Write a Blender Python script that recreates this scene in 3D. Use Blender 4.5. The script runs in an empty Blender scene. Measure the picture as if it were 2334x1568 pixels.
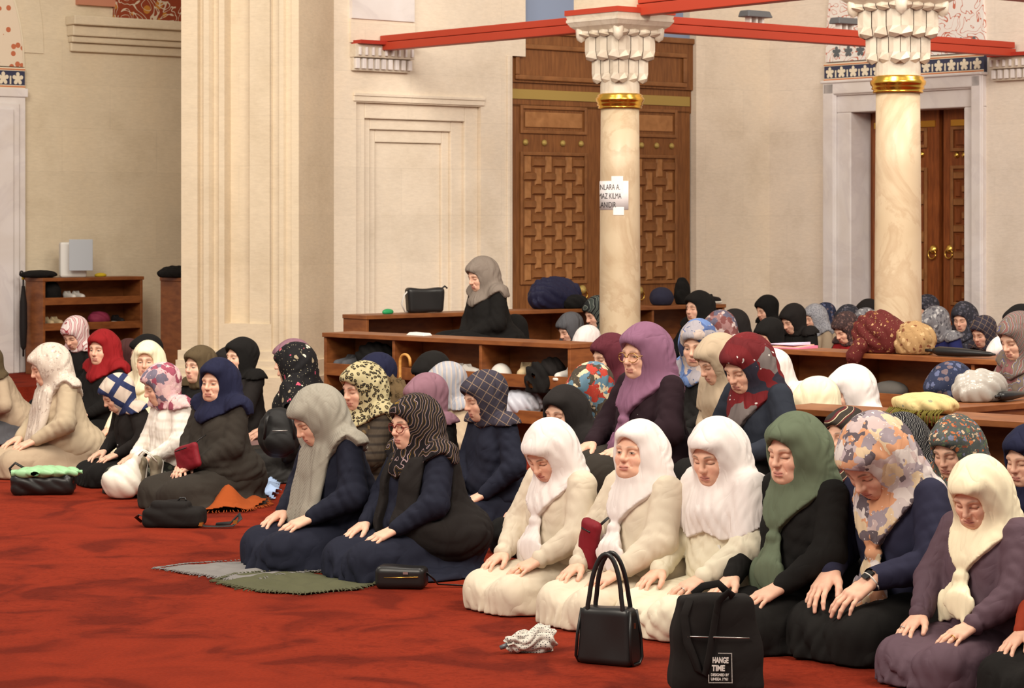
import bpy, bmesh, math, random
import numpy as np
from mathutils import Vector, Matrix
random.seed(7)
PI = math.pi
sc = bpy.context.scene
COL = sc.collection

# ------------------------------------------------------------------ camera, world, lights, exposure
F, HC, YH, CX = 5500.0, 1.8, 500.0, 1167.0      # focal length in pixels of the 2334 wide frame, eye height, horizon row
cam_d = bpy.data.cameras.new('camera'); cam = bpy.data.objects.new('camera', cam_d); COL.objects.link(cam)
cam.location = (0, 0, HC); cam.rotation_euler = (PI/2, 0, 0)
cam_d.sensor_width = 36; cam_d.lens = F/2334*36; cam_d.shift_y = -(784-YH)/2334
cam_d.clip_end = 200
cam_d.dof.use_dof = True; cam_d.dof.focus_distance = 11.0; cam_d.dof.aperture_fstop = 11.0
sc.camera = cam
sc.view_settings.view_transform = 'Standard'; sc.view_settings.look = 'None'
sc.view_settings.gamma = 1; sc.view_settings.use_curve_mapping = False
sc.view_settings.exposure = 0.0
wd = bpy.data.worlds.new('world'); sc.world = wd; wd.use_nodes = True
wd.node_tree.nodes['Background'].inputs[0].default_value = (1.0, .93, .85, 1)
wd.node_tree.nodes['Background'].inputs[1].default_value = 0.50
def lamp(name, loc, tgt, power, size, color):
    l = bpy.data.lights.new(name, 'AREA'); l.shape = 'DISK'; l.size = size; l.energy = power; l.color = color
    o = bpy.data.objects.new(name, l); COL.objects.link(o); o.location = loc
    o.rotation_euler = (Vector(tgt)-Vector(loc)).to_track_quat('-Z', 'Y').to_euler(); return o
WARM = (1.0, .90, .76)
lamp('chandelier_light', (-3.5, 5.5, 6.2), (0, 12, .5), 600, 3.5, WARM)
lamp('chandelier_light', (4.8, 9.0, 6.5), (1.0, 15, .5), 520, 3.0, WARM)
lamp('chandelier_light', (-5.0, 14.0, 6.8), (-2.5, 21, 1.5), 330, 3.0, WARM)
lamp('chandelier_light', (-.3, 12.5, 7.6), (1.8, 24, 2.0), 520, 3.0, (1.0, .92, .82))
lamp('right_wall_fill', (6.5, 16.0, 6.6), (3.2, 26, 2.0), 300, 2.5, (1.0, .92, .82))  # added fill lamp to brighten the right wall, no fixture of the gallery

# ------------------------------------------------------------------ geometry of the place
AL = math.radians(40)
U = np.array([math.cos(AL), math.sin(AL)]); V = np.array([math.sin(AL), -math.cos(AL)])   # along wall_back / along wall_right
def P(px, py, d): return Vector(((px-CX)*d/F, d, HC+(YH-py)*d/F))
def G(px, py, z=0.0):
    d = F*(HC-z)/(py-YH); return Vector(((px-CX)*d/F, d, z))

# ------------------------------------------------------------------ mesh helpers
def link(name, me, mat=None, parent=None, loc=None):
    o = bpy.data.objects.new(name, me); COL.objects.link(o)
    if mat is not None:
        if len(me.materials) == 0: me.materials.append(mat)
        elif me.materials[0] != mat:
            o.material_slots[0].link = 'OBJECT'; o.material_slots[0].material = mat
    if parent is not None: o.parent = parent
    if loc is not None: o.location = loc
    return o
def tag(o, label=None, cat=None, group=None, kind=None):
    if label: o['label'] = label
    if cat: o['category'] = cat
    if group: o['group'] = group
    if kind: o['kind'] = kind
    return o
def empty(name, loc=(0,0,0), rz=0.0, s=1.0):
    o = bpy.data.objects.new(name, None); COL.objects.link(o); o.location = loc; o.rotation_euler = (0,0,rz); o.scale = (s,s,s)
    o.empty_display_size = .1; return o
def npmesh(name, v, q, smooth=True):
    me = bpy.data.meshes.new(name); v = np.asarray(v, np.float32); q = np.asarray(q, np.int32); k = q.shape[1]
    me.vertices.add(len(v)); me.vertices.foreach_set('co', v.ravel())
    me.loops.add(q.size); me.loops.foreach_set('vertex_index', q.ravel())
    me.polygons.add(len(q)); me.polygons.foreach_set('loop_start', np.arange(0, q.size, k, dtype=np.int32))
    me.polygons.foreach_set('loop_total', np.full(len(q), k, np.int32))
    me.update(calc_edges=True); me.validate()
    if smooth: me.polygons.foreach_set('use_smooth', np.ones(len(q), bool))
    return me
class MB:
    """collects boxes, tubes, lathes and prisms into one mesh"""
    def __init__(s): s.v = []; s.f = []; s.sm = []
    def add(s, vs, fs, smooth=False):
        b = len(s.v); s.v += [tuple(map(float, p)) for p in vs]
        for f in fs: s.f.append(tuple(b+i for i in f)); s.sm.append(smooth)
        return s
    def hexa(s, p8): return s.add(p8, [(0,3,2,1),(4,5,6,7),(0,1,5,4),(1,2,6,5),(2,3,7,6),(3,0,4,7)])
    def box(s, x0,x1,y0,y1,z0,z1):
        return s.hexa([(x0,y0,z0),(x1,y0,z0),(x1,y1,z0),(x0,y1,z0),(x0,y0,z1),(x1,y0,z1),(x1,y1,z1),(x0,y1,z1)])
    def lathe(s, prof, n=24, c=(0,0,0), smooth=True):
        vs = []; fs = []
        for r, z in prof:
            for k in range(n):
                a = 2*PI*k/n; vs.append((c[0]+r*math.cos(a), c[1]+r*math.sin(a), c[2]+z))
        for i in range(len(prof)-1):
            for k in range(n):
                a, b = i*n+k, i*n+(k+1)%n; fs.append((a, b, b+n, a+n))
        fs.append(tuple(range(n))[::-1]); fs.append(tuple(range((len(prof)-1)*n, len(prof)*n)))
        return s.add(vs, fs, smooth)
    def tube(s, pts, r, n=8, flat=1.0, up=(0,0,1), smooth=True):
        pts = [Vector(p) for p in pts]; m = len(pts); rr = r if hasattr(r, '__len__') else [r]*m
        vs = []; fs = []; prev = None
        for i, p in enumerate(pts):
            t = (pts[min(i+1,m-1)]-pts[max(i-1,0)]).normalized()
            a = prev if prev is not None else Vector(up)
            a = a - t*a.dot(t)
            if a.length < 1e-4: a = Vector((1,0,0)) - t*t.x
            a.normalize(); prev = a; b = t.cross(a)
            for k in range(n):
                w = 2*PI*k/n; vs.append(p + a*(rr[i]*flat*math.cos(w)) + b*(rr[i]*math.sin(w)))
        for i in range(m-1):
            for k in range(n):
                q, w = i*n+k, i*n+(k+1)%n; fs.append((q, w, w+n, q+n))
        fs.append(tuple(range(n))[::-1]); fs.append(tuple(range((m-1)*n, m*n)))
        return s.add(vs, fs, smooth)
    def prism(s, poly, z0, z1, smooth=False):
        n = len(poly); vs = [(x,y,z0) for x,y in poly]+[(x,y,z1) for x,y in poly]
        fs = [tuple(range(n))[::-1], tuple(range(n,2*n))]+[(i,(i+1)%n,(i+1)%n+n,i+n) for i in range(n)]
        return s.add(vs, fs, smooth)
    def mesh(s, name, bevel=0, seg=2):
        me = bpy.data.meshes.new(name); me.from_pydata(s.v, [], s.f); me.update()
        me.polygons.foreach_set('use_smooth', np.array(s.sm, bool))
        bm = bmesh.new(); bm.from_mesh(me); bmesh.ops.recalc_face_normals(bm, faces=bm.faces)
        if bevel:
            es = [e for e in bm.edges if len(e.link_faces) == 2 and e.calc_face_angle(0) > .5]
            bmesh.ops.bevel(bm, geom=es, offset=bevel, segments=seg, affect='EDGES', profile=.5, clamp_overlap=True)
        bm.to_mesh(me); bm.free(); return me
    def build(s, name, mat, parent=None, bevel=0, seg=2, loc=None): return link(name, s.mesh(name, bevel, seg), mat, parent, loc)

# ------------------------------------------------------------------ materials
def new_mat(name, rough=.7, color=(.5,.5,.5), metal=0.0, spec=.3):
    m = bpy.data.materials.new(name); m.use_nodes = True; b = m.node_tree.nodes['Principled BSDF']
    b.inputs['Base Color'].default_value = (*color, 1); b.inputs['Roughness'].default_value = rough
    b.inputs['Metallic'].default_value = metal; b.inputs['Specular IOR Level'].default_value = spec
    return m, m.node_tree, b
def srgb(*c):
    return tuple((x/255/12.92 if x/255 <= .04045 else ((x/255+.055)/1.055)**2.4) for x in c)
def N(t, kind, **kw):
    n = t.nodes.new(kind)
    for k, v in kw.items():
        if k in n.inputs: n.inputs[k].default_value = v
        else: setattr(n, k, v)
    return n
def coords(t, scale=(1,1,1), rot=(0,0,0), which='Object'):
    c = t.nodes.new('ShaderNodeTexCoord'); m = N(t, 'ShaderNodeMapping', Scale=scale, Rotation=rot); t.links.new(c.outputs[which], m.inputs[0]); return m.outputs[0]
def ramp(t, fac, stops, const=False):
    r = t.nodes.new('ShaderNodeValToRGB'); e = r.color_ramp.elements
    r.color_ramp.interpolation = 'CONSTANT' if const else 'LINEAR'
    while len(e) < len(stops): e.new(.5)
    for i, (p, c) in enumerate(stops): e[i].position = p; e[i].color = (*c, 1)
    t.links.new(fac, r.inputs[0]); return r.outputs[0]
def mixc(t, fac, a, b, mode='MIX'):
    m = t.nodes.new('ShaderNodeMix'); m.data_type = 'RGBA'; m.blend_type = mode
    for s, x in ((0, fac), (6, a), (7, b)):
        if hasattr(x, 'is_output'): t.links.new(x, m.inputs[s])
        elif s == 0: m.inputs[0].default_value = x
        else: m.inputs[s].default_value = (*x, 1)
    return m.outputs[2]
def bump(t, b, h, strength=.3, dist=.01):
    n = N(t, 'ShaderNodeBump', Strength=strength, Distance=dist); t.links.new(h, n.inputs['Height']); t.links.new(n.outputs[0], b.inputs['Normal'])
def creases(t, streak):
    """cloth crease height: swells that meet in sharp valleys, drawn out along the hang of a scarf when streak is set"""
    w = N(t, 'ShaderNodeTexNoise', Scale=7.0, Detail=1.5, Distortion=.9 if streak else 1.4)
    t.links.new(coords(t, (1.5,1.9,.42) if streak else (1.0,1.0,.7), (0,math.radians(28),0) if streak else (0,0,0)), w.inputs['Vector'])
    s = N(t, 'ShaderNodeMath', operation='SUBTRACT'); t.links.new(w.outputs[0], s.inputs[0]); s.inputs[1].default_value = .5
    a = N(t, 'ShaderNodeMath', operation='ABSOLUTE'); t.links.new(s.outputs[0], a.inputs[0]); return a.outputs[0]
def cloth(name, c, rough=.85, var=.12, fold=.5, weave=0.0, sheen=0.0, streak=None):
    streak = 'scarf' in name if streak is None else streak; fold = min(1.0, fold*(1.9 if streak else .8))
    m, t, b = new_mat(name, rough, c, spec=.18)
    n = N(t, 'ShaderNodeTexNoise', Scale=9.0, Detail=3.0); t.links.new(coords(t), n.inputs['Vector'])
    col = mixc(t, n.outputs['Fac'], tuple(x*(1-var) for x in c), tuple(min(1, x*(1+var)) for x in c)); t.links.new(col, b.inputs['Base Color'])
    h = creases(t, streak); f = N(t, 'ShaderNodeTexNoise', Scale=420.0, Detail=1.0); t.links.new(coords(t), f.inputs['Vector'])
    a = N(t, 'ShaderNodeMath', operation='MULTIPLY_ADD'); t.links.new(f.outputs[0], a.inputs[0]); a.inputs[1].default_value = .008+weave*.2; t.links.new(h, a.inputs[2])
    bump(t, b, a.outputs[0], fold, .03)
    if sheen: b.inputs['Sheen Weight'].default_value = sheen
    return m
# ------------------------------------------------------------------ signed distance modelling: shapes are blended on a grid and skinned by surface nets
class Grid:
    def __init__(s, lo, hi, h):
        s.h = h; s.lo = np.array(lo, np.float32); n = [int(math.ceil((b-a)/h))+1 for a, b in zip(lo, hi)]
        ax = [np.float32(lo[i]) + np.float32(h)*np.arange(n[i], dtype=np.float32) for i in range(3)]
        s.X, s.Y, s.Z = ax[0][:,None,None], ax[1][None,:,None], ax[2][None,None,:]; s.n = n
    def frame(s, R, c):
        """coordinates of the grid in the frame with axes R (columns) and origin c"""
        dx, dy, dz = s.X-np.float32(c[0]), s.Y-np.float32(c[1]), s.Z-np.float32(c[2]); R = np.asarray(R, np.float32)
        return tuple(R[0,i]*dx + R[1,i]*dy + R[2,i]*dz for i in range(3))
def cap(q, a, b, ra, rb, sy=1.0, sx=1.0):
    """tapered capsule; sy, sx widen it along local y, x"""
    x, y, z = q; x = x/np.float32(sx); y = y/np.float32(sy)
    a = np.array([a[0]/sx, a[1]/sy, a[2]], np.float32); b = np.array([b[0]/sx, b[1]/sy, b[2]], np.float32); d = b-a; L = max(float(d@d), 1e-9)
    t = np.clip(((x-a[0])*d[0] + (y-a[1])*d[1] + (z-a[2])*d[2])/np.float32(L), 0, 1)
    return (np.sqrt((x-a[0]-t*d[0])**2 + (y-a[1]-t*d[1])**2 + (z-a[2]-t*d[2])**2) - (np.float32(ra) + t*np.float32(rb-ra)))*np.float32(min(1, sy, sx) if min(sx,sy) < 1 else 1)
def ell(q, c, r):
    x, y, z = q; k0 = np.sqrt(((x-c[0])/r[0])**2 + ((y-c[1])/r[1])**2 + ((z-c[2])/r[2])**2)
    return ((k0-1)*np.float32(min(r))).astype(np.float32)
def un(a, b, k=.02):
    h = np.clip(np.float32(.5) + np.float32(.5/k)*(b-a), 0, 1); return b + (a-b)*h - np.float32(k)*h*(1-h)
def cut(a, b, k=.006): return -un(-a, b, k)
def nets(Fv, g):
    ins = Fv < 0; n = Fv.shape
    c = np.zeros((n[0]-1, n[1]-1, n[2]-1), np.int8)
    for i in (0,1):
        for j in (0,1):
            for k in (0,1): c += ins[i:n[0]-1+i, j:n[1]-1+j, k:n[2]-1+k]
    act = (c > 0) & (c < 8); I, J, K = np.nonzero(act); m = len(I)
    idx = np.full(c.shape, -1, np.int32); idx[act] = np.arange(m, dtype=np.int32)
    cor = [(i,j,k) for i in (0,1) for j in (0,1) for k in (0,1)]
    val = {q: Fv[I+q[0], J+q[1], K+q[2]] for q in cor}
    acc = np.zeros((m,3), np.float32); cnt = np.zeros(m, np.float32)
    for q in cor:
        for ax in range(3):
            if q[ax]: continue
            r = list(q); r[ax] = 1; r = tuple(r); fa, fb = val[q], val[r]; s = (fa < 0) != (fb < 0)
            t = np.where(s, fa/np.where(s, fa-fb, 1), 0)
            p = np.array(q, np.float32)[None,:].repeat(m, 0); p[:,ax] = t; acc += np.where(s[:,None], p, 0); cnt += s
    v = (np.stack([I,J,K],1) + acc/np.maximum(cnt,1)[:,None])*g.h + g.lo
    qs = []
    for ax in range(3):
        sl0 = [slice(None)]*3; sl1 = [slice(None)]*3; sl0[ax] = slice(0,-1); sl1[ax] = slice(1,None)
        a, b = ins[tuple(sl0)], ins[tuple(sl1)]; e = a != b
        o = [x for x in range(3) if x != ax]
        e2 = e.copy(); 
        for x in o:
            w = [slice(None)]*3; w[x] = 0; e2[tuple(w)] = False; w[x] = -1; e2[tuple(w)] = False
        ijk = np.stack(np.nonzero(e2),1); fl = a[tuple(ijk.T)]
        def cell(d0, d1):
            t = ijk.copy(); t[:,o[0]] -= d0; t[:,o[1]] -= d1; return idx[t[:,0],t[:,1],t[:,2]]
        q = np.stack([cell(1,1), cell(0,1), cell(0,0), cell(1,0)],1)
        if ax == 1: fl = ~fl
        q[~fl] = q[~fl][:,::-1]; qs.append(q)
    q = np.concatenate(qs); q = q[(q >= 0).all(1)]
    return v, q
def rot(ax, deg):
    return np.array(Matrix.Rotation(math.radians(deg), 3, ax))
def wrk(q, seed, f=(18,18,18), w=.5):
    """soft cloth creases: warped sine ridges, about -1..1"""
    x, y, z = q; r = np.random.RandomState(seed); p = r.rand(6)*6.28
    a = np.sin(f[0]*.6*x + f[1]*.45*y + f[2]*.5*z + p[0]) ; b = np.sin(f[0]*.5*x - f[1]*.7*y + f[2]*.35*z + p[1])
    return np.sin(f[0]*x*.8 + f[2]*z*.55 + 2.2*w*a + p[2])*.5 + np.sin(f[1]*y*.9 - f[2]*z*.5 + 2.0*w*b + p[3])*.5

def crs(q, seed, f, w=.6):
    """cloth folds: warped soft swells that meet in sharp valleys, 0..1"""
    x, y, z = q; p = np.random.RandomState(seed).rand(8)*6.28; F_ = np.float32
    wx = np.sin(F_(9)*x + F_(7)*z + F_(p[0])) + np.sin(F_(11)*y - F_(8)*z + F_(p[1])); wy = np.sin(F_(10)*y + F_(6)*x + F_(p[2])) + np.sin(F_(8)*z - F_(12)*x + F_(p[3]))
    a = np.abs(np.sin(F_(f[0])*x + F_(f[1])*y + F_(f[2])*z + F_(w*1.6)*wx + F_(p[4]))); b = np.abs(np.sin(F_(f[0]*.7)*x - F_(f[1]*1.1)*y + F_(f[2]*.8)*z + F_(w*1.8)*wy + F_(p[5])))
    return (a*F_(.62) + b*F_(.38))*(F_(.68)+F_(.32)*np.sin(wx*F_(1.3)+wy))
# ------------------------------------------------------------------ heads (centre between the ears, +x looks forward)
def make_head(h, age=0, wide=1.0, eyes='down'):
    g = Grid((-.125,-.095,-.19), (.135,.095,.135), h); q = (g.X, g.Y/np.float32(wide), g.Z); A = (g.X, np.abs(g.Y)/np.float32(wide), g.Z)
    d = ell(q, (-.012,0,.03), (.094,.075,.09))
    d = un(d, ell(q, (.020,0,-.030), (.066,.059,.082)), .03)
    d = un(d, ell(q, (.058,0,-.088), (.026,.028,.026)), .03)           # chin
    d = un(d, ell(A, (.030,.030,-.074), (.038,.022,.034)), .03)        # jaw
    d = un(d, ell(A, (.055,.036,-.030), (.026,.025,.024)), .022)       # cheekbone
    d = un(d, cap(A, (.074,.040,.022), (.084,.0,.020), .009, .012), .018)   # brow ridge
    d = cut(d, ell(A, (.094,.030,.003), (.020,.018,.013)), .014)       # sockets
    d = un(d, ell(A, (.0705,.030,.0025), (.0135,.0165,.0120)), .004)   # eye under its lid
    d = un(d, cap(q, (.086,0,.014), (.106,0,-.024), .0075, .0105), .012)   # nose bridge
    d = un(d, ell(q, (.1040,0,-.028), (.0118,.0100,.0100)), .008)
    d = un(d, ell(A, (.0925,.0100,-.031), (.0105,.0070,.0080)), .006)   # wings
    d = cut(d, ell(A, (.0985,.0065,-.0425), (.006,.0038,.0045)), .003)
    d = un(d, ell(q, (.074,0,-.062), (.020,.030,.022)), .016)          # muzzle
    d = cut(d, cap(q, (.0985,0,-.044), (.0965,0,-.054), .0035, .004), .006)   # philtrum
    d = un(d, cap(A, (.0835,.021,-.0625), (.0915,.003,-.0592), .0030, .0048), .006)
    d = un(d, cap(A, (.0830,.019,-.0650), (.0905,.0,-.0698), .0034, .0060), .006)
    d = cut(d, cap(A, (.086,.025,-.0630), (.0995,0,-.0652), .0016, .0022), .003)   # mouth line
    d = cut(d, cap(q, (.091,.012,-.0835), (.091,-.012,-.0835), .005, .005), .010)
    if age:
        d = cut(d, cap(A, (.0905,.021,-.036), (.083,.032,-.058), .0032, .0016), .008)   # nose to mouth fold
        d = cut(d, cap(A, (.083,.022,-.0125), (.075,.038,-.0135), .003, .002), .007)   # bag under the eye
        d = un(d, ell(A, (.045,.037,-.080), (.024,.018,.020)), .02)
    d = un(d, cap((g.X,g.Y,g.Z), (-.018,0,-.07), (-.035,0,-.185), .050, .055), .03)
    v, f = nets(d, g)
    keep = (v[:,0][f].max(1) > -.035) | (v[:,2][f].min(1) < -.08)
    f = f[keep]; u_, inv = np.unique(f, return_inverse=True); v = v[u_]; f = inv.reshape(f.shape)
    x, y, z = v[:,0], v[:,1]/wide, v[:,2]; ay = np.abs(y)
    col = np.tile(np.array([.78,.47,.335], np.float32), (len(v),1))
    def blend(w, c): 
        w = np.clip(w,0,1)[:,None]; col[:] = col*(1-w)+np.array(c, np.float32)*w
    blend(.45*np.exp(-((ay-.038)**2+(z+.035)**2)/.0005)*(x > .03), (.80,.38,.29))       # flushed cheek
    blend(.35*np.exp(-((ay)**2/.0003+(z+.03)**2/.0002))*(x > .09), (.80,.40,.31))
    blend(.35*np.exp(-((ay-.03)**2/.0004+(z-.0)**2/.0002))*(x > .05), (.58,.34,.25))    # eye hollow tone
    lz = np.where(z > -.0648, (z+.0600)/.0058, (z+.0700)/.0065); lw = 1-(lz**2*.6+(ay/.0245)**2)
    blend(np.clip(lw*2.2,0,.75)*(x > .07), (.58,.22,.19))
    blend(np.exp(-((z+.0652-3.4*ay**2)/.0016)**2)*(ay < .024)*(x > .07)*.8, (.20,.06,.055))
    bz = .0235+.0045*np.sin(np.clip((ay-.012)/.036,0,1)*PI*.8); bw = np.clip(1.3-np.abs(z-bz)/.0042,0,1)*np.clip((ay-.011)/.006,0,1)*np.clip((.052-ay)/.012,0,1)
    blend(bw*(.55 if age else .8)*(x > .03), (.10,.06,.045) if not age else (.20,.14,.11))
    onlid = (x > .062) & (ay > .012) & (ay < .048)
    if eyes == 'down':
        lid = -.0065-.25*((ay-.030)**2)/.01*.02 + .002*((ay-.03)/.016)**2
        blend(np.exp(-((z-lid)/.0022)**2)*onlid*.95, (.045,.025,.02))
        blend(np.exp(-((z-.0115)/.0018)**2)*onlid*.35, (.25,.12,.09))
    else:
        ez = (z+.0005)/.0047; ew = 1-(ez**2+((ay-.030)/.0142)**2)
        blend(np.clip(ew*5,0,1)*onlid, (.50,.43,.37))
        blend(np.clip((.0058-np.sqrt((ay-.0305)**2+(z-.0002)**2))/.0012,0,1)*onlid*np.clip(ew*5,0,1), (.05,.028,.018))
        rim = np.exp(-(((ez**2+((ay-.030)/.0142)**2)-1.0)/.35)**2)*(z > .001)
        blend(rim*onlid*.9, (.05,.03,.025))
    return v, f, col
HEADS = {}
def head(h, age, wide, eyes):
    k = (h, age, wide, eyes)
    if k not in HEADS: HEADS[k] = make_head(*k)
    return HEADS[k]

# ------------------------------------------------------------------ hands (wrist at the origin, fingers along +x, palm down, thumb at +y)
def make_hand(h, curl=1.0, spread=1.0):
    g = Grid((-.17,-.062,-.085), (.205,.095,.05), h); q = (g.X, g.Y, g.Z)
    d = cap(q, (-.16,0,.006), (-.01,0,.002), .028, .0215, 1.2)
    K = [(.086,.027,.003), (.091,.009,.007), (.086,-.010,.005), (.077,-.027,.0)]
    for k in K: d = un(d, cap(q, (.0,k[1]*.55,.0), k, .0145, .0115), .014)
    L = [(.037,.024,.019), (.041,.027,.020), (.038,.025,.020), (.030,.019,.017)]; sp = [7*spread,1,-5*spread,-13*spread]; tips = []
    fd = None
    for k, l, s in zip(K, L, sp):
        p = np.array(k); pit = 6*curl; r = .0093 if l[0] > .031 else .008; one = None
        for i, (ln, dp) in enumerate(zip(l, (0, 17*curl, 16*curl))):
            pit += dp; e = p + ln*np.array([math.cos(math.radians(pit))*math.cos(math.radians(s)), math.cos(math.radians(pit))*math.sin(math.radians(s)), -math.sin(math.radians(pit))])
            c = cap(q, p, e, r, r-.0011); one = c if one is None else un(one, c, .004); p = e; r -= .0011
        tips.append(p); fd = one if fd is None else np.minimum(fd, one)
    d = un(d, fd, .007)
    T = [(.012,.018,-.004), (.046,.043,-.011), (.075,.055,-.018), (.098,.058,-.025)]; R = (.0165,.0125,.0105,.0085); t = None
    for i in range(3):
        c = cap(q, T[i], T[i+1], R[i], R[i+1]); t = c if t is None else un(t, c, .006)
    tips.append(np.array(T[3])); d = un(d, t, .010)
    v, f = nets(d, g); col = np.tile(np.array([.78,.465,.335], np.float32), (len(v),1))
    for tp in tips:
        w = np.exp(-((v-tp[None,:])**2).sum(1)/.00022)[:,None]*.45; col = col*(1-w)+np.array([.80,.42,.34], np.float32)*w
    for k in K:
        w = np.exp(-((v-np.array(k)[None,:])**2).sum(1)/.0002)[:,None]*.30; col = col*(1-w)+np.array([.72,.38,.29], np.float32)*w
    keep = v[:,0][f].min(1) > -.05
    return v, f[keep], col
HANDS = {}
def hand(h, curl, spread):
    k = (h, curl, spread)
    if k not in HANDS: HANDS[k] = make_hand(*k)
    return HANDS[k]

skin, _t, _b = new_mat('skin', .48, spec=.35)
_a = _t.nodes.new('ShaderNodeVertexColor'); _a.layer_name = 'col'
_n = N(_t, 'ShaderNodeTexNoise', Scale=38.0, Detail=4.0); _t.links.new(coords(_t), _n.inputs['Vector'])
_c = mixc(_t, .5, _a.outputs[0], ramp(_t, _n.outputs[0], [(.3,(.86,.80,.78)), (.7,(1.1,1.08,1.06))]), 'MULTIPLY'); _t.links.new(_c, _b.inputs['Base Color'])
_b.inputs['Subsurface Weight'].default_value = .12; _b.inputs['Subsurface Radius'].default_value = (.012,.005,.003); _b.inputs['Subsurface Scale'].default_value = .5
bump(_t, _b, _n.outputs[0], .06, .004)

def ik(S, W, a, b, pole):
    d = W-S; L = np.linalg.norm(d)
    if L > (a+b)*.985: W = S+d/L*(a+b)*.985; d = W-S; L = np.linalg.norm(d)
    x = (a*a-b*b+L*L)/(2*L); hgt = math.sqrt(max(a*a-x*x, 1e-6)); u = d/L
    p = pole-u*(pole@u); p /= np.linalg.norm(p); return S+u*x+p*hgt, W

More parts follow.
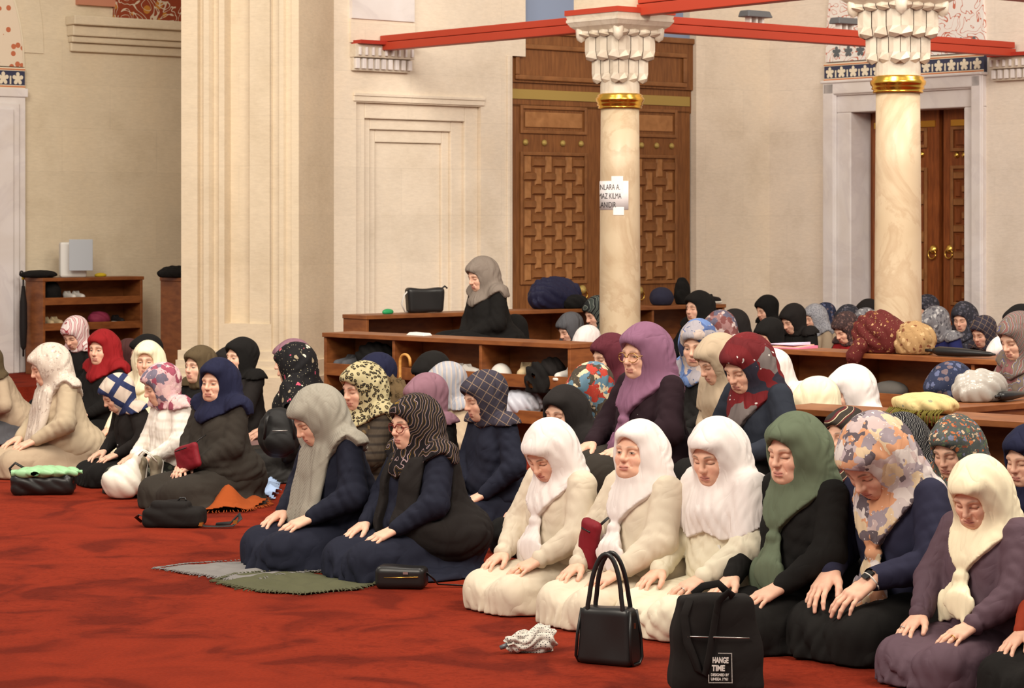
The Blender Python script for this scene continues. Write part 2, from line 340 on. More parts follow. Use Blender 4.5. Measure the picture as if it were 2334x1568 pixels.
# ------------------------------------------------------------------ a person: body (skin), upper garment, lower garment, scarf
def person(name, label, head_px, d, yaw=213, z0=0.0, pose='kneel', lean=10, hyaw=0, hpitch=12, bulk=1.0, top=None, skirt=None, scarf=None,
           style='snug', h=.016, age=0, eyes='down', wide=1.0, hands='thigh', tail=.2, force=None, group='worshippers seated on the carpet', cuff=.044, arms=None, brim=1.0, seed=None, curl=1.0, loose=1.0, hipz=None, vest=None):
    seed = seed if seed is not None else (hash(label) & 0xffff if False else sum(map(ord, label)))
    kneel = pose == 'kneel'
    hipz = hipz or {'kneel': .185, 'chair': .50, 'stand': .86}[pose]
    hip = np.array([0., 0., hipz]); Rt = rot('Y', lean)                          # torso frame: x out of the chest, z up the spine
    T = lambda x, y, z: hip + Rt@np.array([x, y, z])
    shz = .415; nb = T(-.005, 0, .455)
    nd = Rt@rot('Y', hpitch*.45)@np.array([.18, 0, 1.0]); nd /= np.linalg.norm(nd)
    HS = 1.10
    Hc = nb + nd*.118*HS; Rh = rot('Z', hyaw)@rot('Y', lean*.35+hpitch)
    # place and scale: the crown of the head meets the given pixel
    topz = Hc[2]+.134*HS; want = HC+(YH-head_px[1])*d/F - z0; s = force or want/topz
    crown = np.array([Hc[0]-.01, Hc[1]]); cy, sy = math.cos(math.radians(yaw)), math.sin(math.radians(yaw))
    wx = (head_px[0]-CX)*d/F; root = empty(name, (wx - s*(cy*crown[0]-sy*crown[1]), d - s*(sy*crown[0]+cy*crown[1]), z0), math.radians(yaw), s)
    tag(root, label, 'person', group)
    if abs(s-1) > .13: print('SCALE', label, round(s,3))
    hh = h/s
    # arms
    W = {}; E = {}; S = {}; HX = {}
    for sg in (1, -1):
        S[sg] = T(-.01, sg*.158*(.6+.4*bulk), shz)
        if arms and sg in arms: w = np.array(arms[sg][:3])
        elif hands == 'thigh': w = np.array([.295, sg*.145, hipz+.068 if kneel else hipz+.12])
        elif hands == 'clasp': w = np.array([.24, sg*.075, hipz+.085])
        elif hands == 'front': w = np.array([.24, sg*.06, hipz+.20])
        else: w = np.array([.06, sg*.24, hipz-.02])
        E[sg], W[sg] = ik(S[sg], w, .245, .225, np.array([-.55, sg*.75, -.45]))
        f = np.array([.95, -sg*.10, -.30]) if hands == 'thigh' else np.array([.75, -sg*.65, -.30]) if hands in ('clasp','front') else np.array([.2, 0, -1.0])
        if arms and sg in arms and len(arms[sg]) > 3: f = np.array(arms[sg][3:6])
        fd_ = W[sg]-E[sg]; f = f/np.linalg.norm(f) + .55*fd_/np.linalg.norm(fd_)
        f = f/np.linalg.norm(f); n = np.array([0,0,1.]) if abs(f[2]) < .9 else np.array([1.,0,0]); n = n + np.array([0, sg*.18, 0]); l = np.cross(n, f); l /= np.linalg.norm(l); n = np.cross(f, l)
        HX[sg] = (np.stack([f, l, n],1), W[sg])
    # ---- body mesh: head and neck, hands and forearms, and a core under the clothes
    hr = .003 if h <= .0105 else .0045 if h <= .014 else .006
    vs, fs, cs, off = [], [], [], 0
    hv, hf, hc = head(hr, age, wide, eyes); vs.append((hv*1.05)@Rh.T+Hc+Rh@np.array([.008,0,-.006])); fs.append(hf); cs.append(hc); off += len(hv)
    if hands != 'none':
        for sg in (1, -1):
            v, f, c = hand(.0028 if h <= .0105 else .004 if h <= .014 else .006, curl, 1.0); v = v*1.13
            if sg == 1: v[:,1] *= -1; f = f[:,::-1]       # the template is a right hand
            vs.append(v@HX[sg][0].T + HX[sg][1]); fs.append(f+off); cs.append(c); off += len(v)
    g = Grid((-.2,-.34,hipz-.05), (.5,.34,hipz+.55), .03); q = (g.X,g.Y,g.Z); c = cap(q, hip, nb, .10, .07)
    for sg in (1,-1): c = un(un(c, cap(q, S[sg], E[sg], .035, .03), .03), cap(q, E[sg], W[sg], .03, .02), .02)
    v, f = nets(c, g); vs.append(v); fs.append(f+off); cs.append(np.tile(np.array([.6,.35,.25], np.float32), (len(v),1)))
    me = npmesh('body', np.concatenate(vs), np.concatenate(fs)); ca = me.color_attributes.new('col', 'FLOAT_COLOR', 'POINT'); cc = np.concatenate(cs)
    ca.data.foreach_set('color', np.concatenate([cc, np.ones((len(cc),1), np.float32)],1).ravel()); me.materials.append(skin); link('body', me, None, root)
    # ---- upper garment
    B = bulk
    def torso(q, t, c=True):
        dd = cap(t, (-.015,0,.02), (-.005,0,.31), .132*B, .112*B, 1.32)
        dd = un(dd, cap(t, (-.02,.10,.385), (-.02,-.10,.385), .066, .066, 1.0), .06)
        dd = un(dd, ell((t[0], np.abs(t[1]), t[2]), (.060*B,.062,.240), (.068*B,.082,.092)), .08)
        dd = un(dd, ell(t, (.055*B,0,.10), (.125*B,.15*B,.12)), .06)
        if c: dd = un(dd, ell(q, (-.03,0,hipz+.02), (.185*B,.205*B,.15)), .05)
        return un(dd, cap(t, (-.012,0,.40), (0,0,.475), .062, .052), .04)
    lo, hi = (-.33*B,-.44*B,hipz-.17), (.40,.44*B,hipz+.56)
    g = Grid(lo, hi, hh); q = (g.X,g.Y,g.Z); t = g.frame(Rt, hip); fine = h < .0125
    dd = torso(q, t)
    dd = dd - np.float32(.012*loose)*crs(t, seed, (26,34,52))*np.clip(1.1-(t[2]-.08)*2.4, .12, 1)
    if fine: dd = dd + np.float32(.006)*np.exp(-(t[1]/.006)**2)*(t[0] > 0)      # front opening
    for sg in (1,-1):
        ra = (.5+.5*B)*(1.14 if cuff > .0445 else 1.0)
        a1 = un(cap(q, S[sg]-np.array([0,0,.008]), E[sg], .062*ra, .063*ra), cap(q, E[sg], W[sg]-.004*HX[sg][0][:,0], .061*ra, cuff), .03)
        e = E[sg]; near = np.exp(-((g.X-e[0])**2+(g.Y-e[1])**2+(g.Z-e[2])**2)/np.float32(.016))
        fa = (W[sg]-E[sg]); fa = fa/np.linalg.norm(fa)*64; fu = (E[sg]-S[sg]); fu = fu/np.linalg.norm(fu)*46
        a1 = a1 - np.float32(.011*loose)*crs(q, seed+sg, tuple(fa+np.array([8,14,0])))*(np.float32(.35)+near) - np.float32(.0055*loose)*crs(q, seed+3+sg, tuple(fu+np.array([20,25,0]))) + np.float32(.006)
        if cuff > .0445:   # gathered cuff
            u_ = HX[sg][0][:,0]; al = (g.X-W[sg][0])*u_[0]+(g.Y-W[sg][1])*u_[1]+(g.Z-W[sg][2])*u_[2]
            a1 = a1 + np.float32(.011)*np.exp(-((al+.014)/.010)**2)
        dd = un(dd, a1, .018)
    hem = hipz-.14 if kneel else hipz-.10
    dd = np.maximum(dd, hem - g.Z + .012*np.sin(14*g.X+9*g.Y))
    v, f = nets(dd, g); link('coat', npmesh('coat', v, f), top, root)
    if vest:   # sleeveless, open down the front
        dv = torso(q, t)-.024-np.float32(.010)*crs(t, seed+21, (20,40,30))
        for sg in (1,-1): dv = cut(dv, cap(q, S[sg]+np.array([.03,sg*.05,-.02]), E[sg], .088, .085), .01)
        dv = cut(dv, np.where(t[0] > 0, np.abs(t[1])-(.045+.05*np.clip(t[2],0,.4)), .2).astype(np.float32)+0*dv, .01); dv = np.maximum(np.maximum(dv, t[2]-.43), hem+.02-g.Z)
        v, f = nets(dv.astype(np.float32), g); link('vest', npmesh('vest', v, f), vest, root)
    # ---- lower garment
    if kneel:
        g = Grid((-.34*B,-.42*B,-.03), (.64,.42*B,.42), hh); q = (g.X,g.Y,g.Z); A = (g.X,np.abs(g.Y),g.Z)
        dd = ell(q, (-.05,0,.15), (.20*B,.205*B,.16))
        dd = un(dd, cap(A, (.02,.085,.140), (.440,.120,.105), .100*(.4+.6*B), .082*(.4+.6*B)), .045)
        dd = un(dd, cap(A, (.445,.12,.085), (-.08,.11,.055), .078, .062), .04)
        dd = un(dd, ell(q, (.24,0,.09), (.28,.17,.082)), .06)
        dd = un(dd, ell(q, (.12,0,.0), (.385,.255*B,.07)), .06)
        dd = dd - np.float32(.012*loose)*crs(q, seed+5, (16,46,24), .8)*np.clip(1.2-g.Z*3.0, .30, 1) + np.float32(.004)
        dd = dd - np.float32(.007)*crs(q, seed+9, (40,22,10), .9)*np.clip((.06-g.Z)*18, 0, 1)
        dd = np.maximum(dd, .004-g.Z)
    elif pose == 'chair':
        g = Grid((-.30*B,-.40*B,-.02), (.66,.40*B,hipz+.22), hh*1.2); q = (g.X,g.Y,g.Z); A = (g.X,np.abs(g.Y),g.Z)
        dd = ell(q, (-.03,0,hipz), (.19*B,.20*B,.14))
        dd = un(dd, cap(A, (.02,.085,hipz), (.42,.11,hipz+.0), .10*B, .082*B), .05)
        dd = un(dd, cap(A, (.43,.11,hipz-.02), (.40,.11,.06), .085, .07), .06)
        dd = un(dd, cap(q, (.05,0,hipz-.05), (.05,0,.06), .16, .18, 1.1), .08)
        dd = dd + np.float32(.010)*wrk(q, seed+5, (30,38,14), .6); dd = np.maximum(dd, .004-g.Z)
    else:
        g = Grid((-.30,-.34,-.02), (.32,.34,hipz+.2), hh*1.2); q = (g.X,g.Y,g.Z)
        dd = un(ell(q, (-.02,0,hipz), (.17*B,.19*B,.16)), cap(q, (0,0,hipz), (0,0,.03), .15, .20, 1.15), .05)
        dd = dd + np.float32(.012)*wrk(q, seed+5, (40,40,5), .5); dd = np.maximum(dd, .004-g.Z)
    v, f = nets(dd, g); link('skirt', npmesh('skirt', v, f), skirt or top, root)
    # ---- scarf
    drop = {'snug': .17, 'tied': .36, 'long': .50, 'cape': .34, 'hood': .14, 'cap': .0}[style]
    zlo = min(Hc[2]-.16, T(0,0,.46-drop)[2]-.10) if style not in ('tied','long') else T(0,0,.44-drop-(.0 if style == 'long' else tail))[2]-.06
    g = Grid((min(-.28, Hc[0]-.30), -.30, zlo), (Hc[0]+.24 if style in ('cap','hood') else max(Hc[0]+.24, .32), .30, Hc[2]+.175), hh*(.78 if h < .0105 else .9)); q = (g.X,g.Y,g.Z)
    k = g.frame(Rh, Hc); t = g.frame(Rt, hip)
    k = tuple(c_/np.float32(HS) for c_ in k)
    dd = ell(k, (-.020,0,.032), (.113,.094,.105))
    dd = un(dd, ell(k, (-.085,0,.010), (.050,.062,.066)), .05)
    dd = un(dd, ell(k, (.002,0,-.046), (.086,.084,.104)), .04)
    if brim: dd = un(dd, ell(k, (.046,0,.066), (.058*brim+.006,.068,.040)), .025)
    dd = dd*np.float32(HS)
    if style != 'cap':
        ang = np.arctan2(t[1], t[0]+.02); ay = np.abs(t[1]); front = np.clip(t[0]*30+.5, 0, 1)
        dd = un(dd, cap(q, Hc+Rh@np.array([-.03,0,-.07])*HS, T(-.005,0,.44), .080, .080), .05)
        if style != 'hood': dd = un(dd, cap(q, Hc+Rh@np.array([-.058,0,.0])*HS, T(-.070,0,.385), .078, .066, 1.45), .06)   # falls from the crown to the back
        body = torso(q, t, False)
        for sg in (1,-1):
            if style != 'tied': body = un(body, cap(q, S[sg], E[sg], .071*(.5+.5*B), .060*(.5+.5*B)), .02)
            if style != 'hood': dd = un(dd, cap(q, Hc+Rh@np.array([-.035,sg*.040,-.020])*HS, T(-.040,sg*.105,.410), .074, .058), .07)   # cloth tented from cheek to shoulder
        chin = Hc+Rh@np.array([.030,0,-.115])*HS
        pl = np.float32(.009*loose)*crs((t[0]*.3, t[1], t[2]), seed+11, (10,62,30), .5)*np.clip((.50-t[2])*7, 0, 1)
        if style == 'hood': reg = .425 - t[2]; body = body-.012
        elif style == 'snug': reg = front*(.325+.50*ay)+(1-front)*.385 - t[2]; body = body-.010; pl = pl*.7; body = un(body, cap(q, chin, T(.085*B,0,.37), .052, .048, 1.5), .05)
        elif style == 'cape': reg = .245+.020*np.sin(5*ang+1)+.10*ay - t[2]; body = body-.017; body = un(body, cap(q, chin, T(.095*B,0,.34), .050, .055, 1.5), .06)
        else: reg = front*(.276+1.02*np.maximum(ay-.010,0))+(1-front)*(.30+.50*ay) - t[2]; body = body-.016; body = un(body, cap(q, chin, T(.110*B,0,.315), .046, .036, 1.6), .06)
        body = np.maximum(body, reg.astype(np.float32)) - pl
        dd = un(dd, body, .03)
        if style == 'tied':
            K0 = (.155*B, .0, .262); dd = un(dd, ell(t, K0, (.028,.036,.026)), .008)
            tr = min(.058, .012+.24*tail)
            for sg, ln in ((1, tail*.86), (-1, tail)):
                kw = T(*K0); ee = np.array([.035+.03*sg, sg*.052-.012, -ln]); w_ = g.frame(np.eye(3), kw)       # the ends hang from the knot
                tt = cap(w_, (0,sg*.006,-.01), tuple(ee*.80), .014, tr, 1.3, .40); tt = un(tt, cap(w_, tuple(ee*.80), tuple(ee*1.12+np.array([0,.03*sg,-.02])), tr*.95, .008, 1.3, .40), .012)
                tt = tt - np.float32(.007)*crs(w_, seed+sg, (12,70,16), .4)
                dd = un(dd, tt, .010)
        if style == 'long':
            for sg, ln in ((1, .40), (-1, .46)):
                kw = T(.100*B, sg*.060, .33); ee = np.array([.10, -sg*.015, -ln*.80]); w_ = g.frame(np.eye(3), kw)
                tt = un(cap(w_, (0,0,.05), tuple(ee*.75), .062, .064, 1.1, .45), cap(w_, tuple(ee*.75), tuple(ee), .062, .016, 1.0, .45), .02)
                tt = tt - np.float32(.010)*crs(w_, seed+sg, (10,52,10), .35); dd = un(dd, tt, .015)
    # creases running from the brow back over the crown and down behind the cheek
    ka = np.arctan2(k[2]+.06, -k[0]+.03); kr = np.clip(np.sqrt((k[2]+.06)**2+(k[0]-.03)**2)*14-.5, 0, 1); dd = dd + np.float32(.0030*loose)*kr*np.sin(16*ka+9*np.abs(k[1])/.1*.5+seed)*np.clip((np.abs(k[1])-.035)*18, 0, 1)*np.clip((.10-k[0])*9,0,1)
    r2 = np.sqrt((k[1]/((.0545+.06*np.clip(k[2]+.02,-.06,.03))*wide))**2 + ((k[2]+.024)/.082)**2); cav = (r2-1)*np.float32(.054)
    cav = np.maximum(cav, .004-k[0])*HS; dd = cut(dd, cav.astype(np.float32), .010)
    v, f = nets(dd, g); link('headscarf', npmesh('headscarf', v, f), scarf, root)
    root['torso'] = (Rt.ravel().tolist()); root['hip'] = hip.tolist(); root['hc'] = Hc.tolist(); root['rh'] = Rh.ravel().tolist(); root['wl'] = list(HX[1][0].ravel())+list(W[1])+list((W[1]-E[1])); root['wr'] = list(HX[-1][0].ravel())+list(W[-1])+list((W[-1]-E[-1]))
    return root
# ------------------------------------------------------------------ frames along the walls: coordinates (a along, n into the room, z)
class Fr:
    def __init__(s, O, e, n): s.O, s.e, s.n = np.array(O, float), np.array(e, float), np.array(n, float)
    def w(s, a, n, z): p = s.O+s.e*a+s.n*n; return (p[0], p[1], z)
    def hit(s, px, py=500, n=0.0):
        m = np.array([(px-CX)/F, 1.0]); O = s.O+s.n*n; d = (s.n@O)/(s.n@m); return float(s.e@(d*m-O)), HC+(YH-py)*d/F
    def A(s, px, n=0.0): return s.hit(px, 500, n)[0]
    def Z(s, px, py, n=0.0): return s.hit(px, py, n)[1]
class WB(MB):
    def __init__(s, fr): super().__init__(); s.fr = fr
    def add(s, vs, fs, smooth=False): return super().add([s.fr.w(*p) for p in vs], fs, smooth)
def fr2(P0, P1, side):
    """frame from floor point P0 towards P1; normal to the given side (+1 left of travel)"""
    a, b = np.array(P0[:2], float), np.array(P1[:2], float); e = (b-a)/np.linalg.norm(b-a); return Fr(a, e, side*np.array([-e[1], e[0]])), float(np.linalg.norm(b-a))

# ------------------------------------------------------------------ surfaces
def stone(name, c, ang=40, joints=.055, rough=.85):
    m, t, b = new_mat(name, rough, c, spec=.2)
    g = N(t, 'ShaderNodeNewGeometry'); mp = N(t, 'ShaderNodeMapping', Rotation=(0,0,math.radians(-ang))); t.links.new(g.outputs['Position'], mp.inputs[0])
    sx = N(t, 'ShaderNodeSeparateXYZ'); t.links.new(mp.outputs[0], sx.inputs[0]); cx = N(t, 'ShaderNodeCombineXYZ'); t.links.new(sx.outputs[0], cx.inputs[0]); t.links.new(sx.outputs[2], cx.inputs[1])
    br = N(t, 'ShaderNodeTexBrick', Scale=1.0); br.inputs['Brick Width'].default_value = 1.15; br.inputs['Row Height'].default_value = .46; br.inputs['Mortar Size'].default_value = .006; br.inputs['Mortar Smooth'].default_value = .6
    br.inputs['Color1'].default_value = (*[x*(1-joints*.5) for x in c], 1); br.inputs['Color2'].default_value = (*[min(1,x*(1+joints*.5)) for x in c], 1); br.inputs['Mortar'].default_value = (*[x*(1-joints*.9) for x in c], 1)
    t.links.new(cx.outputs[0], br.inputs['Vector'])
    n1 = N(t, 'ShaderNodeTexNoise', Scale=1.6, Detail=6.0, Roughness=.65); t.links.new(g.outputs['Position'], n1.inputs['Vector'])
    n2 = N(t, 'ShaderNodeTexNoise', Scale=14.0, Detail=5.0, Roughness=.7); m2 = N(t, 'ShaderNodeMapping', Scale=(1,1,4.0)); t.links.new(g.outputs['Position'], m2.inputs[0]); t.links.new(m2.outputs[0], n2.inputs['Vector'])
    a = mixc(t, .55, br.outputs[0], ramp(t, n1.outputs[0], [(.28,(.80,.77,.72)), (.5,(1,1,1)), (.75,(1.10,1.06,1.0))]), 'MULTIPLY')
    a = mixc(t, .5, a, ramp(t, n2.outputs[0], [(.3,(.84,.82,.80)), (.65,(1.05,1.04,1.03))]), 'MULTIPLY'); t.links.new(a, b.inputs['Base Color'])
    bump(t, b, n2.outputs[0], .25, .006); return m
def wood(name, c1, c2, scale=(2,2,22), rough=.45):
    m, t, b = new_mat(name, rough, c1, spec=.35); n = N(t, 'ShaderNodeTexNoise', Scale=3.0, Detail=6.0, Distortion=.4); t.links.new(coords(t, scale), n.inputs['Vector'])
    t.links.new(ramp(t, n.outputs[0], [(.3,c1), (.7,c2)]), b.inputs['Base Color']); bump(t, b, n.outputs[0], .08, .004); return m
def marble(name, c, vein, scale=2.5, amt=.6):
    m, t, b = new_mat(name, .38, c, spec=.4); n = N(t, 'ShaderNodeTexNoise', Scale=scale, Detail=8.0, Roughness=.6, Distortion=1.8); g = N(t, 'ShaderNodeNewGeometry'); t.links.new(g.outputs['Position'], n.inputs['Vector'])
    n3 = N(t, 'ShaderNodeTexNoise', Scale=scale*2.2, Detail=4.0, Distortion=.6); t.links.new(g.outputs['Position'], n3.inputs['Vector'])
    v = ramp(t, n.outputs[0], [(.40,c), (.49,vein), (.53,c)]); t.links.new(mixc(t, .5, mixc(t, amt, c, v), ramp(t, n3.outputs[0], [(.3,(.86,.78,.68)), (.7,(1.08,1.06,1.04))]), 'MULTIPLY'), b.inputs['Base Color']); return m
M = {}
M['stone'] = stone('wall_stone', srgb(232,219,200)); M['stone_r'] = stone('wall_stone_right', srgb(228,216,202), -50)
M['stone_l'] = stone('alcove_stone', srgb(216,203,178)); M['pier'] = stone('pier_stone', srgb(222,206,180), 5, .04)
M['marble'] = marble('door_marble', srgb(226,222,222), srgb(204,198,202), 1.0, .35); M['column'] = marble('column_marble', srgb(206,187,158), srgb(180,152,122), 1.1, .5)
M['capital'] = marble('capital_marble', srgb(214,204,188), srgb(190,176,158), 2.0, .4)
M['wood_door'] = wood('door_wood', srgb(112,68,34), srgb(140,90,48), (14,14,1.6)); M['wood_block'] = wood('door_block_wood', srgb(146,98,56), srgb(176,124,76), (3,3,3))
M['wood_block2'] = wood('door_block_dark_wood', srgb(122,78,42), srgb(148,98,56), (3,3,3)); M['wood_shelf'] = wood('shelf_wood', srgb(112,62,31), srgb(146,88,46), (2,2,7))
M['wood_red'] = wood('right_door_wood', srgb(104,52,22), srgb(140,76,36), (12,12,1.6))
M['brass'] = new_mat('brass', .28, srgb(214,172,84), .95)[0]; M['old_brass'] = new_mat('old_brass', .55, srgb(176,150,84), .35)[0]
M['beam'] = new_mat('red_beam_paint', .5, srgb(180,64,42))[0]; M['beam_dark'] = new_mat('red_beam_side', .5, srgb(170,52,38))[0]
M['black'] = new_mat('black_leather', .38, srgb(26,24,24), spec=.45)[0]; M['white'] = new_mat('white_plastic', .5, srgb(222,220,214))[0]; M['grey_metal'] = new_mat('grey_metal', .45, srgb(110,112,116), .5)[0]
M['gold'] = new_mat('gilt', .22, srgb(228,180,78), 1.0)[0]; M['navy_tile'] = new_mat('navy_tile', .4, srgb(58,62,86))[0]; M['cream'] = new_mat('cream_paint', .7, srgb(226,214,190))[0]
M['orange_line'] = new_mat('orange_line', .7, srgb(198,122,78))[0]; M['sky_glass'] = new_mat('lunette_glass', .3, srgb(140,156,184))[0]
# carpet: brick red pile with a darker scrolling figure
m, t, b = new_mat('carpet', .95, srgb(160,48,26), spec=.08); M['carpet'] = m
co = coords(t, rot=(0,0,math.radians(20)))
w1 = N(t, 'ShaderNodeTexNoise', Scale=2.0, Detail=2.5, Distortion=1.2); t.links.new(co, w1.inputs['Vector'])
w2 = N(t, 'ShaderNodeTexVoronoi', Scale=.62, feature='SMOOTH_F1'); t.links.new(co, w2.inputs['Vector']); nn = N(t, 'ShaderNodeTexNoise', Scale=60.0, Detail=5.0); t.links.new(co, nn.inputs['Vector'])
w3 = N(t, 'ShaderNodeTexNoise', Scale=9.0, Detail=4.0, Distortion=2.0); t.links.new(co, w3.inputs['Vector'])
base = ramp(t, w1.outputs[0], [(.36,srgb(102,31,18)), (.46,srgb(122,39,22)), (.60,srgb(132,43,24))])
fig = ramp(t, w3.outputs[0], [(.40,(.74,.70,.70)), (.47,(1,1,1))]); cellm = ramp(t, w2.outputs['Distance'], [(.30,(0,0,0)), (.42,(1,1,1))])
fm = N(t, 'ShaderNodeMath', operation='MULTIPLY'); t.links.new(cellm, fm.inputs[0]); fm.inputs[1].default_value = .55
a = mixc(t, fm.outputs[0], base, mixc(t, 1.0, base, fig, 'MULTIPLY'))
a = mixc(t, .6, a, ramp(t, nn.outputs[0], [(.3,(.78,.76,.76)), (.7,(1.12,1.12,1.12))]), 'MULTIPLY'); t.links.new(a, b.inputs['Base Color']); bump(t, b, nn.outputs[0], .5, .01)

# ------------------------------------------------------------------ floor and walls
def struct(o): o['kind'] = 'structure'; return o
struct(MB().box(-14, 14, 2, 34, -.2, 0).build('floor', M['carpet']))
uv = lambda u, v: U*u+V*v
def slab(name, pts, z0, z1, mat): return struct(MB().prism([tuple(p) for p in pts], z0, z1).build(name, mat))
PLAT = .18
slab('floor_gallery_platform', [uv(12.62,-18.6), uv(21,-18.6), uv(21,-6), uv(12.62,-6)], 0.001, PLAT, M['carpet'])
slab('floor_alcove_platform', [uv(2,-20.4), uv(13.1,-20.4), uv(13.1,-24), uv(2,-24)], 0.001, .22, M['carpet'])
W1 = Fr((-1.26, 23.31), U, V); W2 = Fr((2.853, 26.766), V, -U); WL = Fr(((230-CX)*25.6/F, 25.6), U, V)
TOP = 7.0
# wall_back: the wall with the blind panel and the tall door
w = WB(W1); a0, ap0, ap1, aj, ac = W1.A(761), W1.A(812), W1.A(1096), W1.A(1168), W1.A(1754); ar = W1.A(1587); zp = W1.Z(950,238)
w.box(a0-.3, ap0, -.6, 0, 0, TOP); w.box(ap0, ap1, -.6, 0, zp, TOP); w.box(ap1, aj, -.6, 0, 0, TOP); w.box(ar, ac+.3, -.6, 0, 0, TOP)
zs = W1.Z(1180,128); w.box(aj, W1.A(1198), -.6, 0.0, zs, TOP); w.box(W1.A(1572), ar, -.6, 0, W1.Z(1572,62), TOP); w.box(aj, ar, -.6, -.02, W1.Z(1390,-30), TOP)
wb = struct(w.build('wall_back', M['stone']))
def ring(w, A0, A1, Z1, B0, B1, Z2, n0, n1): w.box(A0, B0, n0, n1, 0, Z1); w.box(B1, A1, n0, n1, 0, Z1); w.box(B0, B1, n0, n1, Z2, Z1)
w = WB(W1); i1 = [W1.A(p) for p in (838,1066,855,1040,872,1024)]; z1, z2, z3 = W1.Z(950,273), W1.Z(950,297), W1.Z(950,325)
ring(w, ap0, ap1, zp, i1[0], i1[1], z1, -.6, -.045); ring(w, i1[0], i1[1], z1, i1[2], i1[3], z2, -.6, -.085); ring(w, i1[2], i1[3], z2, i1[4], i1[5], z3, -.6, -.12); w.box(i1[4], i1[5], -.6, -.15, 0, z3)
struct(w.build('wall_back_blind_panel', M['stone'], bevel=.008))
w = WB(W1)
for n_, z_, k_ in ((.018, zp+.01, .05), (.03, zp+.06, .03)): w.box(ap0-.04, ap1+.04, 0, n_, z_, z_+k_)
for q_ in (W1.A(1160), ): w.box(q_-.03, q_+.01, 0, .02, 0, zs)
struct(w.build('trim_1', M['stone'], bevel=.006))
# wall_right: the wall with the marble door frame
D2 = [W2.A(p) for p in (1890, 1946, 2204, 2248)]; zt2, zo2 = W2.Z(2060,182), W2.Z(2090,250)
w = WB(W2); w.box(-.3, D2[0], -.6, 0, 0, TOP); w.box(D2[3], D2[3]+6, -.6, 0, 0, TOP); w.box(D2[0], D2[3], -.6, 0, zt2, TOP); struct(w.build('wall_right', M['stone_r']))
# alcove wall on the far left and the pier in front of it
w = WB(WL); w.box(WL.A(-400), WL.A(700), -.5, 0, 0, TOP); struct(w.build('wall_left', M['stone_l']))
A0 = np.array([(413-CX)*22.5/F, 22.5]); A1 = np.array([(681-CX)*22.2/F, 22.2]); B1 = np.array(W1.w(a0, 0, 0)[:2]); PA, LA = fr2(A0, A1, -1); PB, LB = fr2(A1, B1, -1)
pa = lambda px: PA.A(px)
zsill = PA.Z(560, 738)
def profile(pr):   # vertical extrusion of a moulded face profile [(a, n)]
    return pr
mould = [(0,0), (pa(450),0), (pa(452),-.05), (pa(460),-.05), (pa(466),.022), (pa(478),.022), (pa(484),-.045), (pa(494),-.045), (pa(499),.006), (pa(512),.006)]
mould_r = [(pa(618),.0), (pa(622),-.045), (pa(634),-.045), (pa(638),.022), (pa(648),.022), (pa(653),-.02), (pa(660),-.02), (pa(664),0), (LA,0)]
up = mould + [(pa(515),-.12), (pa(592),-.12), (pa(618),.0)] + mould_r[1:]; low = mould + mould_r
def extr(fr, pr, z0, z1, back=-.3):
    w = WB(fr); n = len(pr); vs = [(a,b,z0) for a,b in pr]+[(a,b,z1) for a,b in pr]; fs = [(i,i+1,i+1+n,i+n) for i in range(n-1)]
    k = len(vs); vs += [(pr[0][0],back,z0),(pr[-1][0],back,z0),(pr[0][0],back,z1),(pr[-1][0],back,z1)]
    fs += [(0,n,k+2,k),(n-1,k+1,k+3,2*n-1),tuple(range(n,2*n))+(k+3,k+2),tuple(range(n))[::-1]+(k,k+1)]; w.add(vs, fs); return w
pier = struct(extr(PA, up, zsill, TOP).build('wall_pier', M['pier']))
struct(extr(PA, low, 0, zsill).build('wall_pier_lower', M['pier']))
w = WB(PA); w.hexa([(pa(514),-.085,zsill-.001),(pa(594),-.085,zsill-.001),(pa(612),-.002,zsill-.05),(pa(512),-.002,zsill-.05),(pa(514),-.09,zsill),(pa(594),-.09,zsill),(pa(594),-.088,zsill+.005),(pa(514),-.088,zsill+.005)])
zb = [PA.Z(560, y) for y in (800, 822, 840, 858)]
for k_, (n_) in enumerate((.02,.045,.07,.10)): w.box(-.02-n_*.4, LA+n_*.4, -.1, n_, 0, zb[k_])
struct(w.build('trim_2', M['pier'], bevel=.01))
w = WB(PB); w.box(0, LB, -.5, 0, 0, TOP); w.box(-.01, LB, 0, .05, 0, zb[1]); w.box(-.01, LB, 0, .09, 0, zb[3]); struct(w.build('wall_pier_return', M['pier']))
struct(MB().prism([tuple(A0+np.array([.06,.25])), tuple(A1+np.array([.0,.25])), tuple(B1+np.array([.2,.6])), (A0[0]+.35,26.0), (A0[0]+.25,24.0)], 0, TOP).build('wall_pier_core', M['pier']))
# cornice and painted vault foot in the alcove
w = WB(WL); x0, x1 = WL.A(160), WL.A(520)
for y_, yb, n_ in ((45,66,.20), (66,90,.14), (90,104,.10), (104,124,.05)): w.box(x0-n_*.3, x1, 0, n_, WL.Z(290,yb), WL.Z(290,y_))
struct(w.build('trim_3', M['stone_l'], bevel=.012))
def scroll(name, bg, fg, fg2, sc_=6.0, wth=.06):
    m, t, b = new_mat(name, .75, bg, spec=.15); g = coords(t); n = N(t, 'ShaderNodeTexNoise', Scale=sc_, Detail=.0, Distortion=2.6); t.links.new(g, n.inputs['Vector'])
    n2 = N(t, 'ShaderNodeTexVoronoi', Scale=sc_*1.3); t.links.new(g, n2.inputs['Vector'])
    a = mixc(t, ramp(t, n2.outputs['Distance'], [(.26,(1,1,1)), (.30,(0,0,0))], True), bg, fg2)
    a = mixc(t, ramp(t, n.outputs[0], [(.0,(0,0,0)), (.5-wth,(1,1,1)), (.5+wth*.6,(0,0,0))], True), a, fg); t.links.new(a, b.inputs['Base Color']); return m
